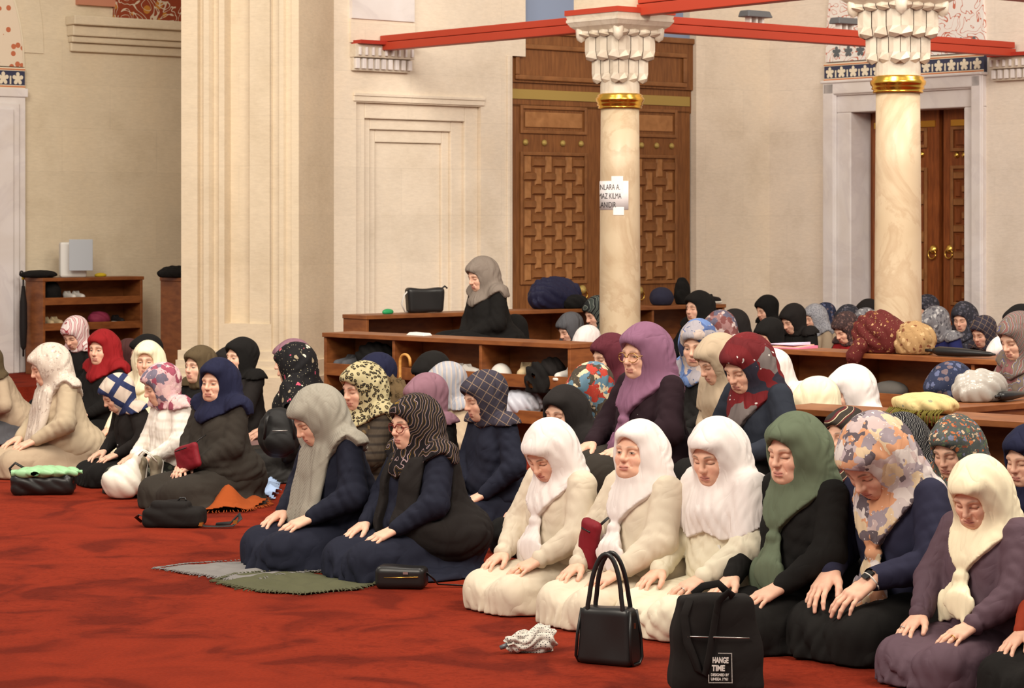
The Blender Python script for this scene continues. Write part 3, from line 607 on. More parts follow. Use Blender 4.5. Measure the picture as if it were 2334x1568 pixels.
M['vault'] = scroll('painted_vault', srgb(142,66,42), srgb(206,192,170), srgb(186,128,56), 5.0, .05); M['lunette'] = scroll('painted_lunette', srgb(232,226,220), srgb(196,112,92), srgb(232,226,220), 5.5, .035)
w = WB(WL); w.hexa([(WL.A(255),.0,WL.Z(290,46)),(x1,.0,WL.Z(290,46)),(x1,.16,WL.Z(290,46)),(WL.A(255),.16,WL.Z(290,46)),(WL.A(285),.0,TOP),(x1,.0,TOP),(x1,.5,TOP),(WL.A(285),.5,TOP)]); struct(w.build('trim_4', M['vault']))
w = WB(WL); w.box(WL.A(172), WL.A(284), 0, .06, WL.Z(220,14), WL.Z(220,-60)); struct(w.build('trim_5', M['beam_dark'] if False else new_mat('pink_paint', .8, srgb(190,130,104))[0]))
# far left door frame: marble jamb, tiled band, painted tympanum
w = WB(WL); w.box(WL.A(-260), WL.A(48), 0, .10, .22, WL.Z(25,222)); w.box(WL.A(-260), WL.A(30), .10, .14, .22, WL.Z(25,236)); w.box(WL.A(-260), WL.A(14), .14, .17, .22, WL.Z(25,250)); w.box(WL.A(-260), WL.A(52), 0, .12, WL.Z(25,222), WL.Z(25,202)); struct(w.build('door_3', M['marble'], bevel=.01))
def leaf_shape(fr, a, z, s, n):
    w = WB(fr); pts = []
    for k in range(30):
        t_ = 2*PI*k/30; r = s*(.42+.58*abs(math.cos(2.5*t_))**.7); pts.append((r*math.sin(t_)*.92, r*math.cos(t_)))
    vs = [(a+x, n, z+y) for x,y in pts]+[(a+x, n+.008, z+y) for x,y in pts]; m_ = len(pts)
    w.add(vs, [tuple(range(m_)), tuple(range(m_,2*m_))]+[(i,(i+1)%m_,(i+1)%m_+m_,i+m_) for i in range(m_)]); return w
def frieze(fr, p0, p1, y0, y1, num, n, parent_name):
    a0_, a1_ = fr.A(p0), fr.A(p1); pm = (p0+p1)/2; z1_, z0_ = fr.Z(pm,y0), fr.Z(pm,y1); H_ = z1_-z0_
    o = WB(fr).box(a0_, a1_, 0, n, z0_, z1_).build(parent_name, M['navy_tile']); struct(o)
    w = WB(fr); w.box(a0_, a1_, n, n+.006, z0_, z0_+H_*.16); w.box(a0_, a1_, n, n+.006, z1_-H_*.16, z1_); w.build('border', M['cream'], o)
    w = WB(fr); w.box(a0_, a1_, n+.006, n+.01, z0_+H_*.06, z0_+H_*.12); w.box(a0_, a1_, n+.006, n+.01, z1_-H_*.12, z1_-H_*.06); w.build('border_line', M['orange_line'], o)
    for k in range(num):
        a_ = a0_+(k+.5)*(a1_-a0_)/num; leaf_shape(fr, a_, z0_+H_*.47, H_*.32, n).build('palmette', M['cream'], o)
        if k: 
            w = WB(fr); aa = a0_+k*(a1_-a0_)/num; w.box(aa-.008, aa+.008, n, n+.006, z0_+H_*.2, z0_+H_*.6); w.build('stem', M['cream'], o)
    return o
frieze(WL, -120, 48, 152, 200, 5, .08, 'trim_6')
def arch_poly(a0_, a1_, z0_, zc, peak, k=14):
    pts = [(a0_, z0_)]; mid = (a0_+a1_)/2
    for i in range(k+1): t_ = i/k; pts.append((a0_+(mid-a0_)*(1-math.cos(t_*PI/2))**1.0*1.0, zc+(peak-zc)*math.sin(t_*PI/2)))
    for i in range(k, -1, -1): t_ = i/k; pts.append((a1_-(a1_-mid)*(1-math.cos(t_*PI/2)), zc+(peak-zc)*math.sin(t_*PI/2)))
    pts.append((a1_, z0_)); return pts
def arch(fr, pts, n0, n1, name, mat):
    w = WB(fr); m_ = len(pts); w.add([(a,n0,z) for a,z in pts]+[(a,n1,z) for a,z in pts], [tuple(range(m_)), tuple(range(m_,2*m_))]+[(i,(i+1)%m_,(i+1)%m_+m_,i+m_) for i in range(m_)]); return struct(w.build(name, mat))
zL = WL.Z(25,152); arch(WL, arch_poly(WL.A(-240), WL.A(47), zL, zL, zL+1.25), 0, .05, 'trim_7', scroll('dotted_tympanum', srgb(224,208,186), srgb(224,208,186), srgb(190,110,78), 8.0, .0))
arch(WL, arch_poly(WL.A(-250), WL.A(53), zL, zL, zL+1.32), 0, .03, 'trim_8', M['cream'])
arch(WL, arch_poly(WL.A(-330), WL.A(98), WL.Z(98,122), WL.Z(98,122), zL+1.9), 0, .015, 'trim_9', M['stone_l'])
# marble frame of the right door
w = WB(W2); zi = zo2
w.box(D2[0], D2[1], -.55, .05, 0, zi); w.box(D2[2], D2[3], -.55, .05, 0, zi); w.box(D2[0], D2[3], -.55, .05, zi, zt2)
for n_, k_ in ((.08,.035),(.10,.02)): w.box(D2[0]-k_*.4, D2[0]+.13+k_, .05, n_, 0, zt2); w.box(D2[3]-.10-k_, D2[3]+k_*.4, .05, n_, 0, zt2); w.box(D2[0], D2[3], .05, n_, zt2-.10-k_, zt2+k_*.4)
w.box(D2[0]-.03, D2[3]+.03, .0, .12, zt2, zt2+.03)
struct(w.build('trim_10', M['marble'], bevel=.012))
fz = frieze(W2, 1886, 2250, 134, 176, 13, .05, 'trim_11')
zA = W2.Z(2068,130); arch(W2, arch_poly(W2.A(1886), W2.A(2249), zA, zA, zA+2.3), 0, .03, 'trim_12', M['lunette'])
# leaf band round the tympanum
for k in range(12):
    a_ = W2.A(1898)+(k+.5)*(W2.A(2240)-W2.A(1898))/12; struct(leaf_shape(W2, a_, zA+.10, .062, .03).build('trim_%d' % (20+k), new_mat('leaf_grey', .7, srgb(96,100,104))[0] if k == 0 else bpy.data.materials['leaf_grey']))

# ------------------------------------------------------------------ doors
def block_mesh(sa, sz, dep, fr, name):
    w = MB(); e, n = fr.e, fr.n
    def pt(a, b, z): p = e*a+n*b; return (p[0], p[1], z)
    i = .012; w.hexa([pt(-sa,0,-sz),pt(sa,0,-sz),pt(sa,0,sz),pt(-sa,0,sz),pt(-sa+i,dep,-sz+i),pt(sa-i,dep,-sz+i),pt(sa-i,dep,sz-i),pt(-sa+i,dep,sz-i)]); return w.mesh(name)
def stud_at(fr, a, n, z, r, parent, mat, name='stud'):
    key = ('stud', r, id(fr))
    if key not in CACHE:
        w = MB(); prof = [(.0,.0),(r,.0),(r*.96,r*.3),(r*.6,r*.75),(.0,r*.9)]; w.lathe(prof, 12); me = w.mesh('stud')
        nv = Vector((fr.n[0], fr.n[1], 0)); me.transform(Vector((0,0,1)).rotation_difference(nv).to_matrix().to_4x4()); CACHE[key] = me
    o = link(name, CACHE[key], mat, parent, fr.w(a, n, z)); return o
CACHE = {}
def weave(fr, a0_, a1_, z0_, z1_, cols, n, parent, mats):
    """basket weave of flat blocks set proud of the leaf"""
    cw = (a1_-a0_)/cols; rows = int((z1_-z0_)/cw); ch = (z1_-z0_)/rows; hm = block_mesh(cw*.60, ch*.30, .030, fr, 'lattice_block'); vm = block_mesh(cw*.30, ch*.62, .020, fr, 'lattice_block')
    for i in range(cols):
        for j in range(rows):
            hz = (i+j) % 2; a_ = a0_+(i+.5)*cw; z_ = z0_+(j+.5)*ch
            a_ = min(max(a_, a0_+cw*.62), a1_-cw*.62) if hz else a_; z_ = min(max(z_, z0_+ch*.64), z1_-ch*.64) if not hz else z_
            link('lattice_block', hm if hz else vm, mats[0] if hz else mats[1], parent, fr.w(a_, n, z_))
def leaf(fr, p0, p1, ys, n, parent_name, mat, mats, cols, f0, f1, strip, knob):
    """one door leaf: ys = rows (top, panel top, panel bottom, studs, field top, field bottom) in pixels"""
    pm = (p0+p1)/2; Z = lambda y: fr.Z(pm, y); a0_, a1_ = fr.A(p0), fr.A(p1); g0, g1 = fr.A(f0), fr.A(f1)
    o = WB(fr).box(a0_, a1_, n-.07, n, PLAT if False else 0, Z(ys[0])).build(parent_name, mat); struct(o)
    if strip: WB(fr).box(a0_+.02, a1_-.01, n, n+.012, Z(strip[1]), Z(strip[0])).build('brass_strip', M['old_brass'], o)
    w = WB(fr); bw = .035
    for (za, zb_) in ((Z(ys[2]), Z(ys[1])), (Z(ys[5]), Z(ys[4]))):
        w.box(g0-bw, g0, n, n+.022, za-bw, zb_+bw); w.box(g1, g1+bw, n, n+.022, za-bw, zb_+bw); w.box(g0, g1, n, n+.022, zb_, zb_+bw); w.box(g0, g1, n, n+.022, za-bw, za)
    w.build('moulding', M['wood_block2'], o, bevel=.006); WB(fr).box(g0+.03, g1-.03, n, n+.015, Z(ys[2])+.03, Z(ys[1])-.03).build('panel', mats[1], o, bevel=.008)
    for k in range(4): stud_at(fr, g0+.04+k*(g1-g0-.08)/3, n, Z(ys[3]), .034, o, M['old_brass'] if strip else M['brass'])
    weave(fr, g0, g1, Z(ys[5]), Z(ys[4]), cols, n, o, mats)
    ka, kz = fr.A(knob[0]), Z(knob[1]); stud_at(fr, ka, n, kz, .05, o, M['old_brass'] if strip else M['brass'], 'knob')
    w = WB(fr); w.tube([(ka+.05*math.cos(t_), n+.03, kz-.05+.05*math.sin(t_)) for t_ in np.linspace(0, 2*PI, 14)], .009, 6); w.build('ring', M['brass'], o); return o
n1 = -.08
WB(W1).box(aj-.05, ar+.05, -.4, n1-.07, 0, W1.Z(1390,-30)).build('door_frame_backing', M['wood_door'])['kind'] = 'structure'
leaf(W1, 1172, 1388, (240,250,298,326,355,640), n1, 'door_1', M['wood_door'], (M['wood_block2'], M['wood_block']), 6, 1202, 1342, (206,228), (1338,662))
leaf(W1, 1391, 1584, (250,255,305,331,360,640), n1, 'door_2', M['wood_door'], (M['wood_block2'], M['wood_block']), 5, 1432, 1548, (216,238), (1468,662))
w = WB(W1); zh0, zh1, zh2 = W1.Z(1390,196), W1.Z(1390,75), W1.Z(1390,112)
w.box(aj, ar, n1-.07, n1+.03, zh0, zh1); tr = struct(w.build('trim_13', M['wood_door']))
w = WB(W1); g0, g1 = W1.A(1180), W1.A(1570); k0, k1 = W1.Z(1390,180), W1.Z(1390,122)
for bx in ((g0,g1,k1,k1+.05),(g0,g1,k0-.05,k0),(g0,g0+.05,k0,k1),(g1-.05,g1,k0,k1),(aj,ar,zh1-.06,zh1)): w.box(bx[0], bx[1], n1+.03, n1+.06, bx[2], bx[3])
w.build('header_moulding', M['wood_block2'], tr, bevel=.01)
w = WB(W1); w.box(aj, ar, n1-.07, n1-.02, zh1, W1.Z(1390,-30)); struct(w.build('window_1', M['sky_glass']))
w = WB(W1); w.box(aj, ar, n1-.07, n1+.0, W1.Z(1390,250), zh0); struct(w.build('trim_14', M['wood_door']))
# the right door
n2 = -.20; WB(W2).box(D2[1]-.1, D2[2]+.1, -.5, n2-.07, 0, zo2).build('door_backing', M['wood_red'])['kind'] = 'structure'
leaf(W2, 1960, 2112, (240,300,330,352,390,690), n2, 'door_4', M['wood_red'], (M['wood_block2'], M['wood_red']), 3, 1985, 2080, None, (2100,568))
leaf(W2, 2122, 2225, (240,294,336,352,384,690), n2, 'door_5', M['wood_red'], (M['wood_block2'], M['wood_red']), 3, 2146, 2212, None, (2138,568))
w = WB(W2); w.box(W2.A(1965), W2.A(2104), n2, n2+.012, W2.Z(2090,288), W2.Z(2090,274)); w.box(W2.A(2140), W2.A(2225), n2, n2+.012, W2.Z(2090,288), W2.Z(2090,274)); tagd = struct(w.build('trim_15', M['brass']))

# ------------------------------------------------------------------ columns
def column(xy, label, sign=False):
    o = empty('column', (xy[0], xy[1], PLAT)); tag(o, label, 'column', 'marble columns of the gallery'); o['kind'] = 'structure'
    z = lambda y: HC+(YH-y)*20.7/F - PLAT      # heights read off the nearer view of the capital
    zr0, zr1, zn = z(248), z(214), z(186); R = .172
    MB().lathe([(R*1.35,0),(R*1.35,.10),(R*1.12,.16),(R*1.05,.18),(R*1.03,.2),(R*1.02,1.0),(R*.985,2.0),(R*.955,zr0+.01)], 40).build('shaft', M['column'], o)
    h_ = zr1-zr0; MB().lathe([(R*.97,zr0),(R*1.08,zr0),(R*1.10,zr0+.08*h_),(R*1.06,zr0+.16*h_),(R*1.16,zr0+.24*h_),(R*1.12,zr0+.36*h_),(R*1.20,zr0+.5*h_),(R*1.22,zr0+.68*h_),(R*1.12,zr0+.8*h_),(R*1.14,zr0+.9*h_),(R*1.02,zr1),(R*.97,zr1)], 40).build('gilt_ring', M['gold'], o)
    c = empty('capital_frame') if False else None
    rz = AL
    def rbox(w, L, z0, z1, L2=None): 
        L2 = L2 or L; w.hexa([(x*L/2,y*L/2,z0) for x,y in ((-1,-1),(1,-1),(1,1),(-1,1))]+[(x*L2/2,y*L2/2,z1) for x,y in ((-1,-1),(1,-1),(1,1),(-1,1))])
    w = MB(); w.lathe([(R*.98,zr1),(R*.98,zn+.02),(R*1.05,zn+.06)], 24, smooth=False)
    def tier(L, z0, z1, num, dep, drop):
        rbox(w, L*.80, z0-.01, z1, L*.92)
        for sd in range(4):
            for k in range(num):
                wd_ = L/num; x = -L/2+(k+.5)*wd_; q = []
                for (xx, yy, zz) in ((-.5,-.46,z0),(.0,-.62,z0+.02),(.5,-.46,z0),(-.5,-.5,z0+(z1-z0)*.35),(.0,-.5-dep,z0+(z1-z0)*.35),(.5,-.5,z0+(z1-z0)*.35),(-.5,-.5,z1),(.0,-.5-dep,z1),(.5,-.5,z1),(.0,-.47,z0-drop)):
                    X, Y = x+xx*wd_*.94, (yy*L if abs(yy) >= .5 else yy*L); 
                    for _ in range(sd): X, Y = -Y, X
                    q.append((X, Y, zz))
                w.add(q, [(0,1,4,3),(1,2,5,4),(3,4,7,6),(4,5,8,7),(0,9,1),(1,9,2),(0,3,6,8,5,2)])
    z35, z70, z82, z135, z188 = z(36), z(70), z(84), z(136), z(186)
    tier(.345, z188, z135, 3, .03, .022); tier(.43, z135, z82, 3, .03, .018); tier(.50, z82, z70+.02, 4, .02, .012)
    rbox(w, .50, z70-.01, z70+.03, .60); rbox(w, .60, z70+.03, z(52), .65); rbox(w, .655, z(52), z(46), .655); rbox(w, .64, z(46), z35, .66)
    for sx in (-1,1):
        for sy_ in (-1,1): w.lathe([(.0,z82-.05),(.035,z82-.03),(.045,z82+.0),(.05,z70+.03)], 8, (sx*.235, sy_*.235, 0))
    k = w.build('capital', M['capital'], o); k.rotation_euler = (0,0,rz)
    w = MB(); rbox(w, .675, z35, z(24)); k = w.build('red_plate', M['beam'], o); k.rotation_euler = (0,0,rz)
    w = MB(); rbox(w, .56, z(24), 5.5, .56); k = w.build('impost', M['stone_l'], o); k.rotation_euler = (0,0,rz)
    return o
C1, C2 = np.array([.926,20.7]), np.array([2.90,18.13])
col1 = column(C1, 'marble column with a paper notice taped to its shaft'); col2 = column(C2, 'marble column in front of the right marble door frame')
for o in (col1, col2): o['kind'] = 'thing'
# paper notice curved round the shaft, with its lettering and tape
nt = empty('paper_notice', (C1[0], C1[1], 0)); tag(nt, 'white paper notice with black capitals taped round the column', 'notice')
Rn = .172*.985+.003; zc = lambda y: HC+(YH-y)*20.7/F
vs, fs = [], []; th0, th1, k_ = math.radians(178), math.radians(292), 20     # the sheet wraps past the left edge of the shaft
for i in range(k_+1):
    t_ = th0+(th1-th0)*i/k_; 
    for r in (Rn, Rn+.002):
        for z_ in (zc(478), zc(413)): vs.append((r*math.cos(t_), r*math.sin(t_), z_))
for i in range(k_):
    b = i*4; fs += [(b+2,b+6,b+7,b+3),(b,b+1,b+5,b+4),(b+1,b+3,b+7,b+5),(b,b+4,b+6,b+2)]
MB().add(vs, fs, True).build('sheet', new_mat('paper', .7, srgb(232,226,226))[0], nt)
tm = new_mat('tape', .25, srgb(240,236,232))[0]; ink = new_mat('ink', .8, srgb(52,46,48))[0]
def on_shaft(px0, px1, y0, y1, mat, name):
    w = MB(); n = 6; vs = []
    for i in range(n+1):
        px = px0+(px1-px0)*i/n; x = ((px-CX)*(20.7-.16)/F-C1[0]); x = max(-Rn*.995, min(Rn*.995, x)); y = -math.sqrt(Rn*Rn-x*x); q = (Rn+.0035)/Rn
        vs += [(x*q, y*q, zc(y1)), (x*q, y*q, zc(y0))]
    w.add(vs, [(2*i,2*i+2,2*i+3,2*i+1) for i in range(n)]); return w.build(name, mat, nt)
on_shaft(1394,1420,402,440,tm,'tape'); on_shaft(1398,1422,472,490,tm,'tape')
def letters(txt, px0, y0, hpx, step, mat=ink):
    c = bpy.data.curves.new('lettering', 'FONT'); c.body = txt; c.size = 1; o = bpy.data.objects.new('tmp', c); COL.objects.link(o); dg = bpy.context.evaluated_depsgraph_get(); me = bpy.data.meshes.new_from_object(o.evaluated_get(dg)); bpy.data.objects.remove(o)
    co = np.zeros(len(me.vertices)*3, np.float32); me.vertices.foreach_get('co', co); co = co.reshape(-1,3); wdt = co[:,0].max(); out = []
    for x, y, z in co:
        px = px0+x/wdt*step; X = (px-CX)*(20.7-.16)/F-C1[0]; X = max(-Rn*.99, min(Rn*.99, X)); q = (Rn+.005)/Rn; out.append((X*q, -math.sqrt(Rn*Rn-X*X)*q, zc(y0-y/.72*hpx)))
    me.vertices.foreach_set('co', np.array(out, np.float32).ravel()); me.update(); link('lettering', me, mat, nt)
letters('INLARA A.', 1367, 433, 13, 46); letters('MAZ KILMA', 1366, 453, 13, 50); letters('LANIDIR', 1366, 473, 13, 38)

# ------------------------------------------------------------------ red tie beams, lamps on them, corbels
def beam(name, p0, p1, z0, z1, label):
    fr, L = fr2(p0, p1, 1); o = empty(name, (0,0,0)); tag(o, label, 'tie beam', 'red painted tie beams'); hw = .05; h_ = (z1-z0)
    WB(fr).box(0, L, -hw*1.25, hw*1.25, z0, z0+h_*.52).build('lower_bar', M['beam'], o, bevel=.006); WB(fr).box(0, L, -hw, hw, z0+h_*.56, z1).build('upper_bar', M['beam'], o, bevel=.006); return o
zb0, zb1 = HC+(YH-68)*20.7/F, HC+(YH-30)*20.7/F
e1 = C1-V*3.36; beam('tie_beam', C1-V*.25, e1, zb0, zb1, 'red tie beam from the notice column back to the carved corbel')
beam('tie_beam', C1+V*.25, C2-V*.25, zb0+.10, zb1+.14, 'red tie beam running between the two marble columns'); beam('tie_beam', C1+U*.25, C1+U*5.30, zb0, zb1, 'red tie beam passing behind the right column to the far wall')
beam('tie_beam', C2+U*.25, C2+U*5.4, zb0+.1, zb1+.14, 'red tie beam from the right column out past the frame edge')
fb, _ = fr2(C1, C1+U*5, 1)
def flood(a, label):
    o = empty('floodlight', (0,0,0)); tag(o, label, 'lamp', 'floodlights on the tie beam'); w = WB(fb); w.hexa([(a-.16,-.08,zb1+.05),(a+.16,-.08,zb1+.05),(a+.16,.06,zb1+.05),(a-.16,.06,zb1+.05),(a-.14,-.06,zb1+.11),(a+.14,-.06,zb1+.11),(a+.14,.05,zb1+.11),(a-.14,.05,zb1+.11)]); w.build('housing', M['grey_metal'], o, bevel=.01)
    for k in (-.08,.0,.08): WB(fb).box(a+k-.012, a+k+.012, -.03, .03, zb1-.0, zb1+.05).build('bracket', M['white'], o)
flood(fb.A(1720)+.0, 'grey floodlight on the red beam midway between columns'); flood(fb.A(1925), 'grey floodlight on the red beam close to right capital')
def corbel(fr, p0, p1, y0, y1, label, plate=True):
    pm = (p0+p1)/2; a0_, a1_ = fr.A(p0), fr.A(p1); z1_, z0_ = fr.Z(pm,y0), fr.Z(pm,y1); o = empty('corbel', (0,0,0)); tag(o, label, 'corbel', 'carved corbels'); o['kind'] = 'structure'
    w = WB(fr); zm = (z0_+z1_)/2; w.box(a0_, a1_, 0, .10, zm, z1_); w.box(a0_+.01, a1_-.01, 0, .05, z0_, zm); w.build('block', M['capital'], o, bevel=.005); num = 9
    for k in range(num):
        a_ = a0_+(k+.5)*(a1_-a0_)/num; w = WB(fr); w.box(a_-.012, a_+.012, .10, .125, zm+.02, z1_-.03); w.box(a_-.022, a_+.022, .05, .085, z0_+.02, zm-.01); w.build('fluted_rib', M['marble'], o, bevel=.004)
    if plate: WB(fr).box(a0_+.02, a1_+.02, 0, .16, z1_, z1_+.035).build('red_plate', M['beam_dark'], o)
corbel(W1, 797, 931, 104, 164, 'carved white corbel under the red beam on back wall'); corbel(W2, 2268, 2400, 128, 182, 'carved corbel under the beam at right wall edge')
w = WB(W1); w.box(W1.A(796), W1.A(938), 0, .05, W1.Z(860,46), TOP); struct(w.build('trim_16', M['marble']))
w = WB(W1); w.box(W1.A(796), W1.A(942), 0, .03, W1.Z(860,100), W1.Z(860,46)); struct(w.build('trim_17', M['stone']))

# ------------------------------------------------------------------ shoe shelves
def cabinet(p0, p1, side, depth, z0, z1, bays, tiers, label, lip=.085, back=True, ends=(1,1), name='shoe_shelf', closed=False):
    """front face runs p0 -> p1, the body lies behind it"""
    fr, L = fr2(p0, p1, side); o = empty(name, (p0[0], p0[1], z0)); tag(o, label, 'shelf', 'wooden shoe shelves'); inv = Vector((-p0[0], -p0[1], -z0)); tk = .028; m_ = M['wood_shelf']
    def part(nm, *bx):
        k = WB(fr).box(*bx).build(nm, m_, o, bevel=.003, seg=1); k.location = inv; return k
    part('top_board', -.01, L+.01, -depth, .012, z1-.035, z1)
    for i, a in enumerate([0, L-tk] if True else []): part('side_panel', a, a+tk, -depth, 0, z0, z1-.035)
    for b_ in bays: part('divider', b_*L-tk/2, b_*L+tk/2, -depth+.02, -.004, z0, z1-.035)
    for t_ in tiers: part('shelf_board', tk, L-tk, -depth+.02, -.012, t_-.022, t_); part('front_rail', tk, L-tk, -.016, -.001, t_-.022-lip*.5, t_+lip*.4)
    part('back_panel', tk, L-tk, -depth, -depth+.015, z0, z1-.035)
    if closed: part('front_panel', tk, L-tk, -.02, -.002, z0, z1-.035)
    return fr, L
SH = .88
def topat(px, py, z): d = F*(HC-z)/(py-YH); return np.array([(px-CX)*d/F, d])
# A: the long shelf left of the notice column; its end panel shows on the right
frA, LA_ = cabinet(topat(738,758,SH), topat(1300,784,SH), -1, .34, 0, SH, (.30,.655), (.60,.33,.06), 'long three-bay shoe shelf standing left of the notice column')
frB, LB_ = cabinet(topat(835,719,.97), topat(1652,693,.97), -1, .34, PLAT, .97, (.28,.55,.78), (.66,.40), 'low dark shoe shelf along the back wall under the tall door')
frC, LC_ = cabinet(topat(1746,794,SH), topat(2420,828,SH), -1, .34, 0, SH, (.30,.72), (.58,.30,.06), 'shoe shelf in front of the right column, scarves piled on top')
frD, LD_ = cabinet(topat(1770,928,.80), topat(2420,966,.80), -1, .36, 0, .80, (.50,), (.52,.28,.06), 'nearest shoe shelf at right, with a folded yellow scarf on it')
frE, LE_ = cabinet(topat(2188,928,.80), topat(2560,900,.80), -1, .36, 0, .80, (.5,), (.45,), 'shoe shelf turned back from the nearest one, plain panel showing', closed=True)
pF = np.array([(98-CX)*24.45/F,24.45]); zF = HC+(YH-633)*24.6/F; frF, LF_ = cabinet(pF, pF+U*1.17, -1, .36, .22, zF, (), (.98,.72,.46), 'tall shoe shelf with the grey speaker on top at far left', lip=.06)
pG = np.array([(418-CX)*23.5/F,23.5]); zG = HC+(YH-633)*23.6/F; frG, LG_ = cabinet(pG, pG+U*.8, -1, .42, .22, zG, (), (.9,.6), 'tall shelf end half hidden behind the stone pier')
# ------------------------------------------------------------------ printed and woven scarf cloths
def finish(t, b, col, fold=.45):
    t.links.new(col, b.inputs['Base Color']); bump(t, b, creases(t, True), .85, .028)
def floral(name, bg, cols, scale=22, size=.40, seed=0, cover=.75, leaf=None, dist=.045):
    m, t, b = new_mat(name, .8, bg, spec=.2); co = coords(t); nz = N(t, 'ShaderNodeTexNoise', Scale=scale*.9, Detail=2.0); t.links.new(co, nz.inputs['Vector'])
    mp = mixc(t, dist, co, nz.outputs['Color'], 'ADD'); mm = N(t, 'ShaderNodeMapping', Location=(seed*1.7,seed*.6,seed*2.3)); t.links.new(mp, mm.inputs[0])
    v = N(t, 'ShaderNodeTexVoronoi', Scale=scale); t.links.new(mm.outputs[0], v.inputs['Vector']); s = N(t, 'ShaderNodeSeparateColor'); t.links.new(v.outputs['Color'], s.inputs[0])
    k = len(cols); pal = ramp(t, s.outputs[0], [(i*cover/k, c) for i, c in enumerate(cols)]+[(cover, bg)], True)
    a = mixc(t, ramp(t, v.outputs['Distance'], [(size,(1,1,1)), (size+.03,(0,0,0))]), bg, pal)
    v2 = N(t, 'ShaderNodeTexVoronoi', Scale=scale*2.3); t.links.new(mm.outputs[0], v2.inputs['Vector']); a = mixc(t, ramp(t, v2.outputs['Distance'], [(.12,(1,1,1)), (.16,(0,0,0))]), a, leaf or cols[0]); finish(t, b, a); return m
def plaid(name, bg, line, n=16, lw=.05):
    m, t, b = new_mat(name, .85, bg, spec=.15); sx = N(t, 'ShaderNodeSeparateXYZ'); co = coords(t, rot=(.25,.5,.6)); t.links.new(co, sx.inputs[0]); cx = N(t, 'ShaderNodeCombineXYZ'); t.links.new(sx.outputs[0], cx.inputs[0]); t.links.new(sx.outputs[2], cx.inputs[1])
    br = N(t, 'ShaderNodeTexBrick', Scale=float(n), offset=0.0); br.inputs['Brick Width'].default_value = 1.0; br.inputs['Row Height'].default_value = 1.0; br.inputs['Mortar Size'].default_value = lw; br.inputs['Mortar Smooth'].default_value = .1
    br.inputs['Color1'].default_value = (*bg,1); br.inputs['Color2'].default_value = (*[x*1.25 for x in bg],1); br.inputs['Mortar'].default_value = (*line,1); t.links.new(cx.outputs[0], br.inputs['Vector']); finish(t, b, br.outputs[0]); return m
def bands(name, stops, scale=9, rot=(0,0,0), dist=2.0, const=True, detail=1.0):
    m, t, b = new_mat(name, .82, stops[0][1], spec=.18); wv = N(t, 'ShaderNodeTexWave', Scale=float(scale), Distortion=float(dist), Detail=detail); wv.inputs['Detail Scale'].default_value = 1.2; t.links.new(coords(t, rot=rot), wv.inputs['Vector']); finish(t, b, ramp(t, wv.outputs['Fac'], stops, const)); return m
def leopard(name, bg, ring_, core, scale=42):
    m, t, b = new_mat(name, .8, bg, spec=.15); co = coords(t); nz = N(t, 'ShaderNodeTexNoise', Scale=40.0); t.links.new(co, nz.inputs['Vector']); mp = mixc(t, .018, co, nz.outputs['Color'], 'ADD')
    v = N(t, 'ShaderNodeTexVoronoi', Scale=float(scale)); t.links.new(mp, v.inputs['Vector']); finish(t, b, ramp(t, v.outputs['Distance'], [(0,core), (.22,ring_), (.44,bg)], True)); return m
S_ = srgb
K = {}
K['white'] = cloth('white_scarf', S_(226,217,213), .8, .03, .35); K['cream'] = cloth('cream_scarf', S_(240,228,196), .8, .03, .4); K['beige'] = cloth('beige_linen', S_(214,201,180), .85, .05, .6, .04); K['ecru'] = cloth('ecru_linen', S_(222,213,190), .85, .05, .7, .04)
K['black'] = cloth('black_wool', S_(25,23,22), .9, .2, .5); K['black2'] = cloth('black_crepe', S_(34,30,29), .85, .2, .5); K['navy'] = cloth('navy_wool', S_(30,32,46), .85, .15, .6); K['navyj'] = cloth('navy_jersey', S_(42,42,62), .85, .1, .6); K['char'] = cloth('charcoal_wool', S_(52,47,42), .95, .2, .5)
K['green'] = cloth('sage_scarf', S_(94,104,84), .85, .06, .45); K['purple'] = cloth('plum_scarf', S_(128,88,112), .8, .08, .4); K['plum'] = cloth('aubergine_coat', S_(92,72,82), .7, .06, .6); K['aub'] = cloth('dark_aubergine_knit', S_(40,26,32), .95, .15, .4); K['slate'] = cloth('slate_knit', S_(44,48,58), .95, .12, .5)
K['grey'] = bands('grey_ribbed_scarf', [(0,S_(138,132,120)), (.5,S_(156,150,138))], 60, (0,.5,.3), .6, False); K['dkgrey'] = cloth('dark_grey_scarf', S_(86,86,90), .85, .08, .5); K['taupe'] = cloth('taupe_scarf', S_(132,120,110), .85, .08, .5); K['mauve'] = cloth('mauve_scarf', S_(134,98,110), .85, .06, .5)
K['maroon'] = cloth('maroon_scarf', S_(84,34,44), .85, .1, .5); K['red'] = cloth('red_scarf', S_(140,26,30), .8, .1, .5); K['olive'] = cloth('olive_scarf', S_(86,72,52), .85, .1, .5); K['nscarf'] = cloth('navy_scarf', S_(28,30,54), .85, .1, .5); K['ltgrey'] = bands('pale_grey_scarf', [(0,S_(158,160,168)), (.62,S_(186,170,158)), (.8,S_(150,152,162))], 5, (0,0,.3), 2.5, False)
K['puffer'] = bands('brown_puffer', [(0,S_(40,33,28)), (.5,S_(66,56,46))], 7, (0,PI/2,0), .8, False); K['leather'] = cloth('black_leather_jacket', S_(30,27,25), .5, .15, .5); K['tan'] = cloth('tan_coat', S_(178,158,134), .85, .05, .6); K['whitej'] = bands('white_puffer', [(0,S_(226,216,204)), (.5,S_(242,234,224))], 5, (0,PI/2,0), 1.5, False); K['beigek'] = cloth('beige_knit', S_(186,168,142), .95, .08, .5, .05); K['brown'] = cloth('brown_scarf', S_(74,44,42), .85, .15, .5)
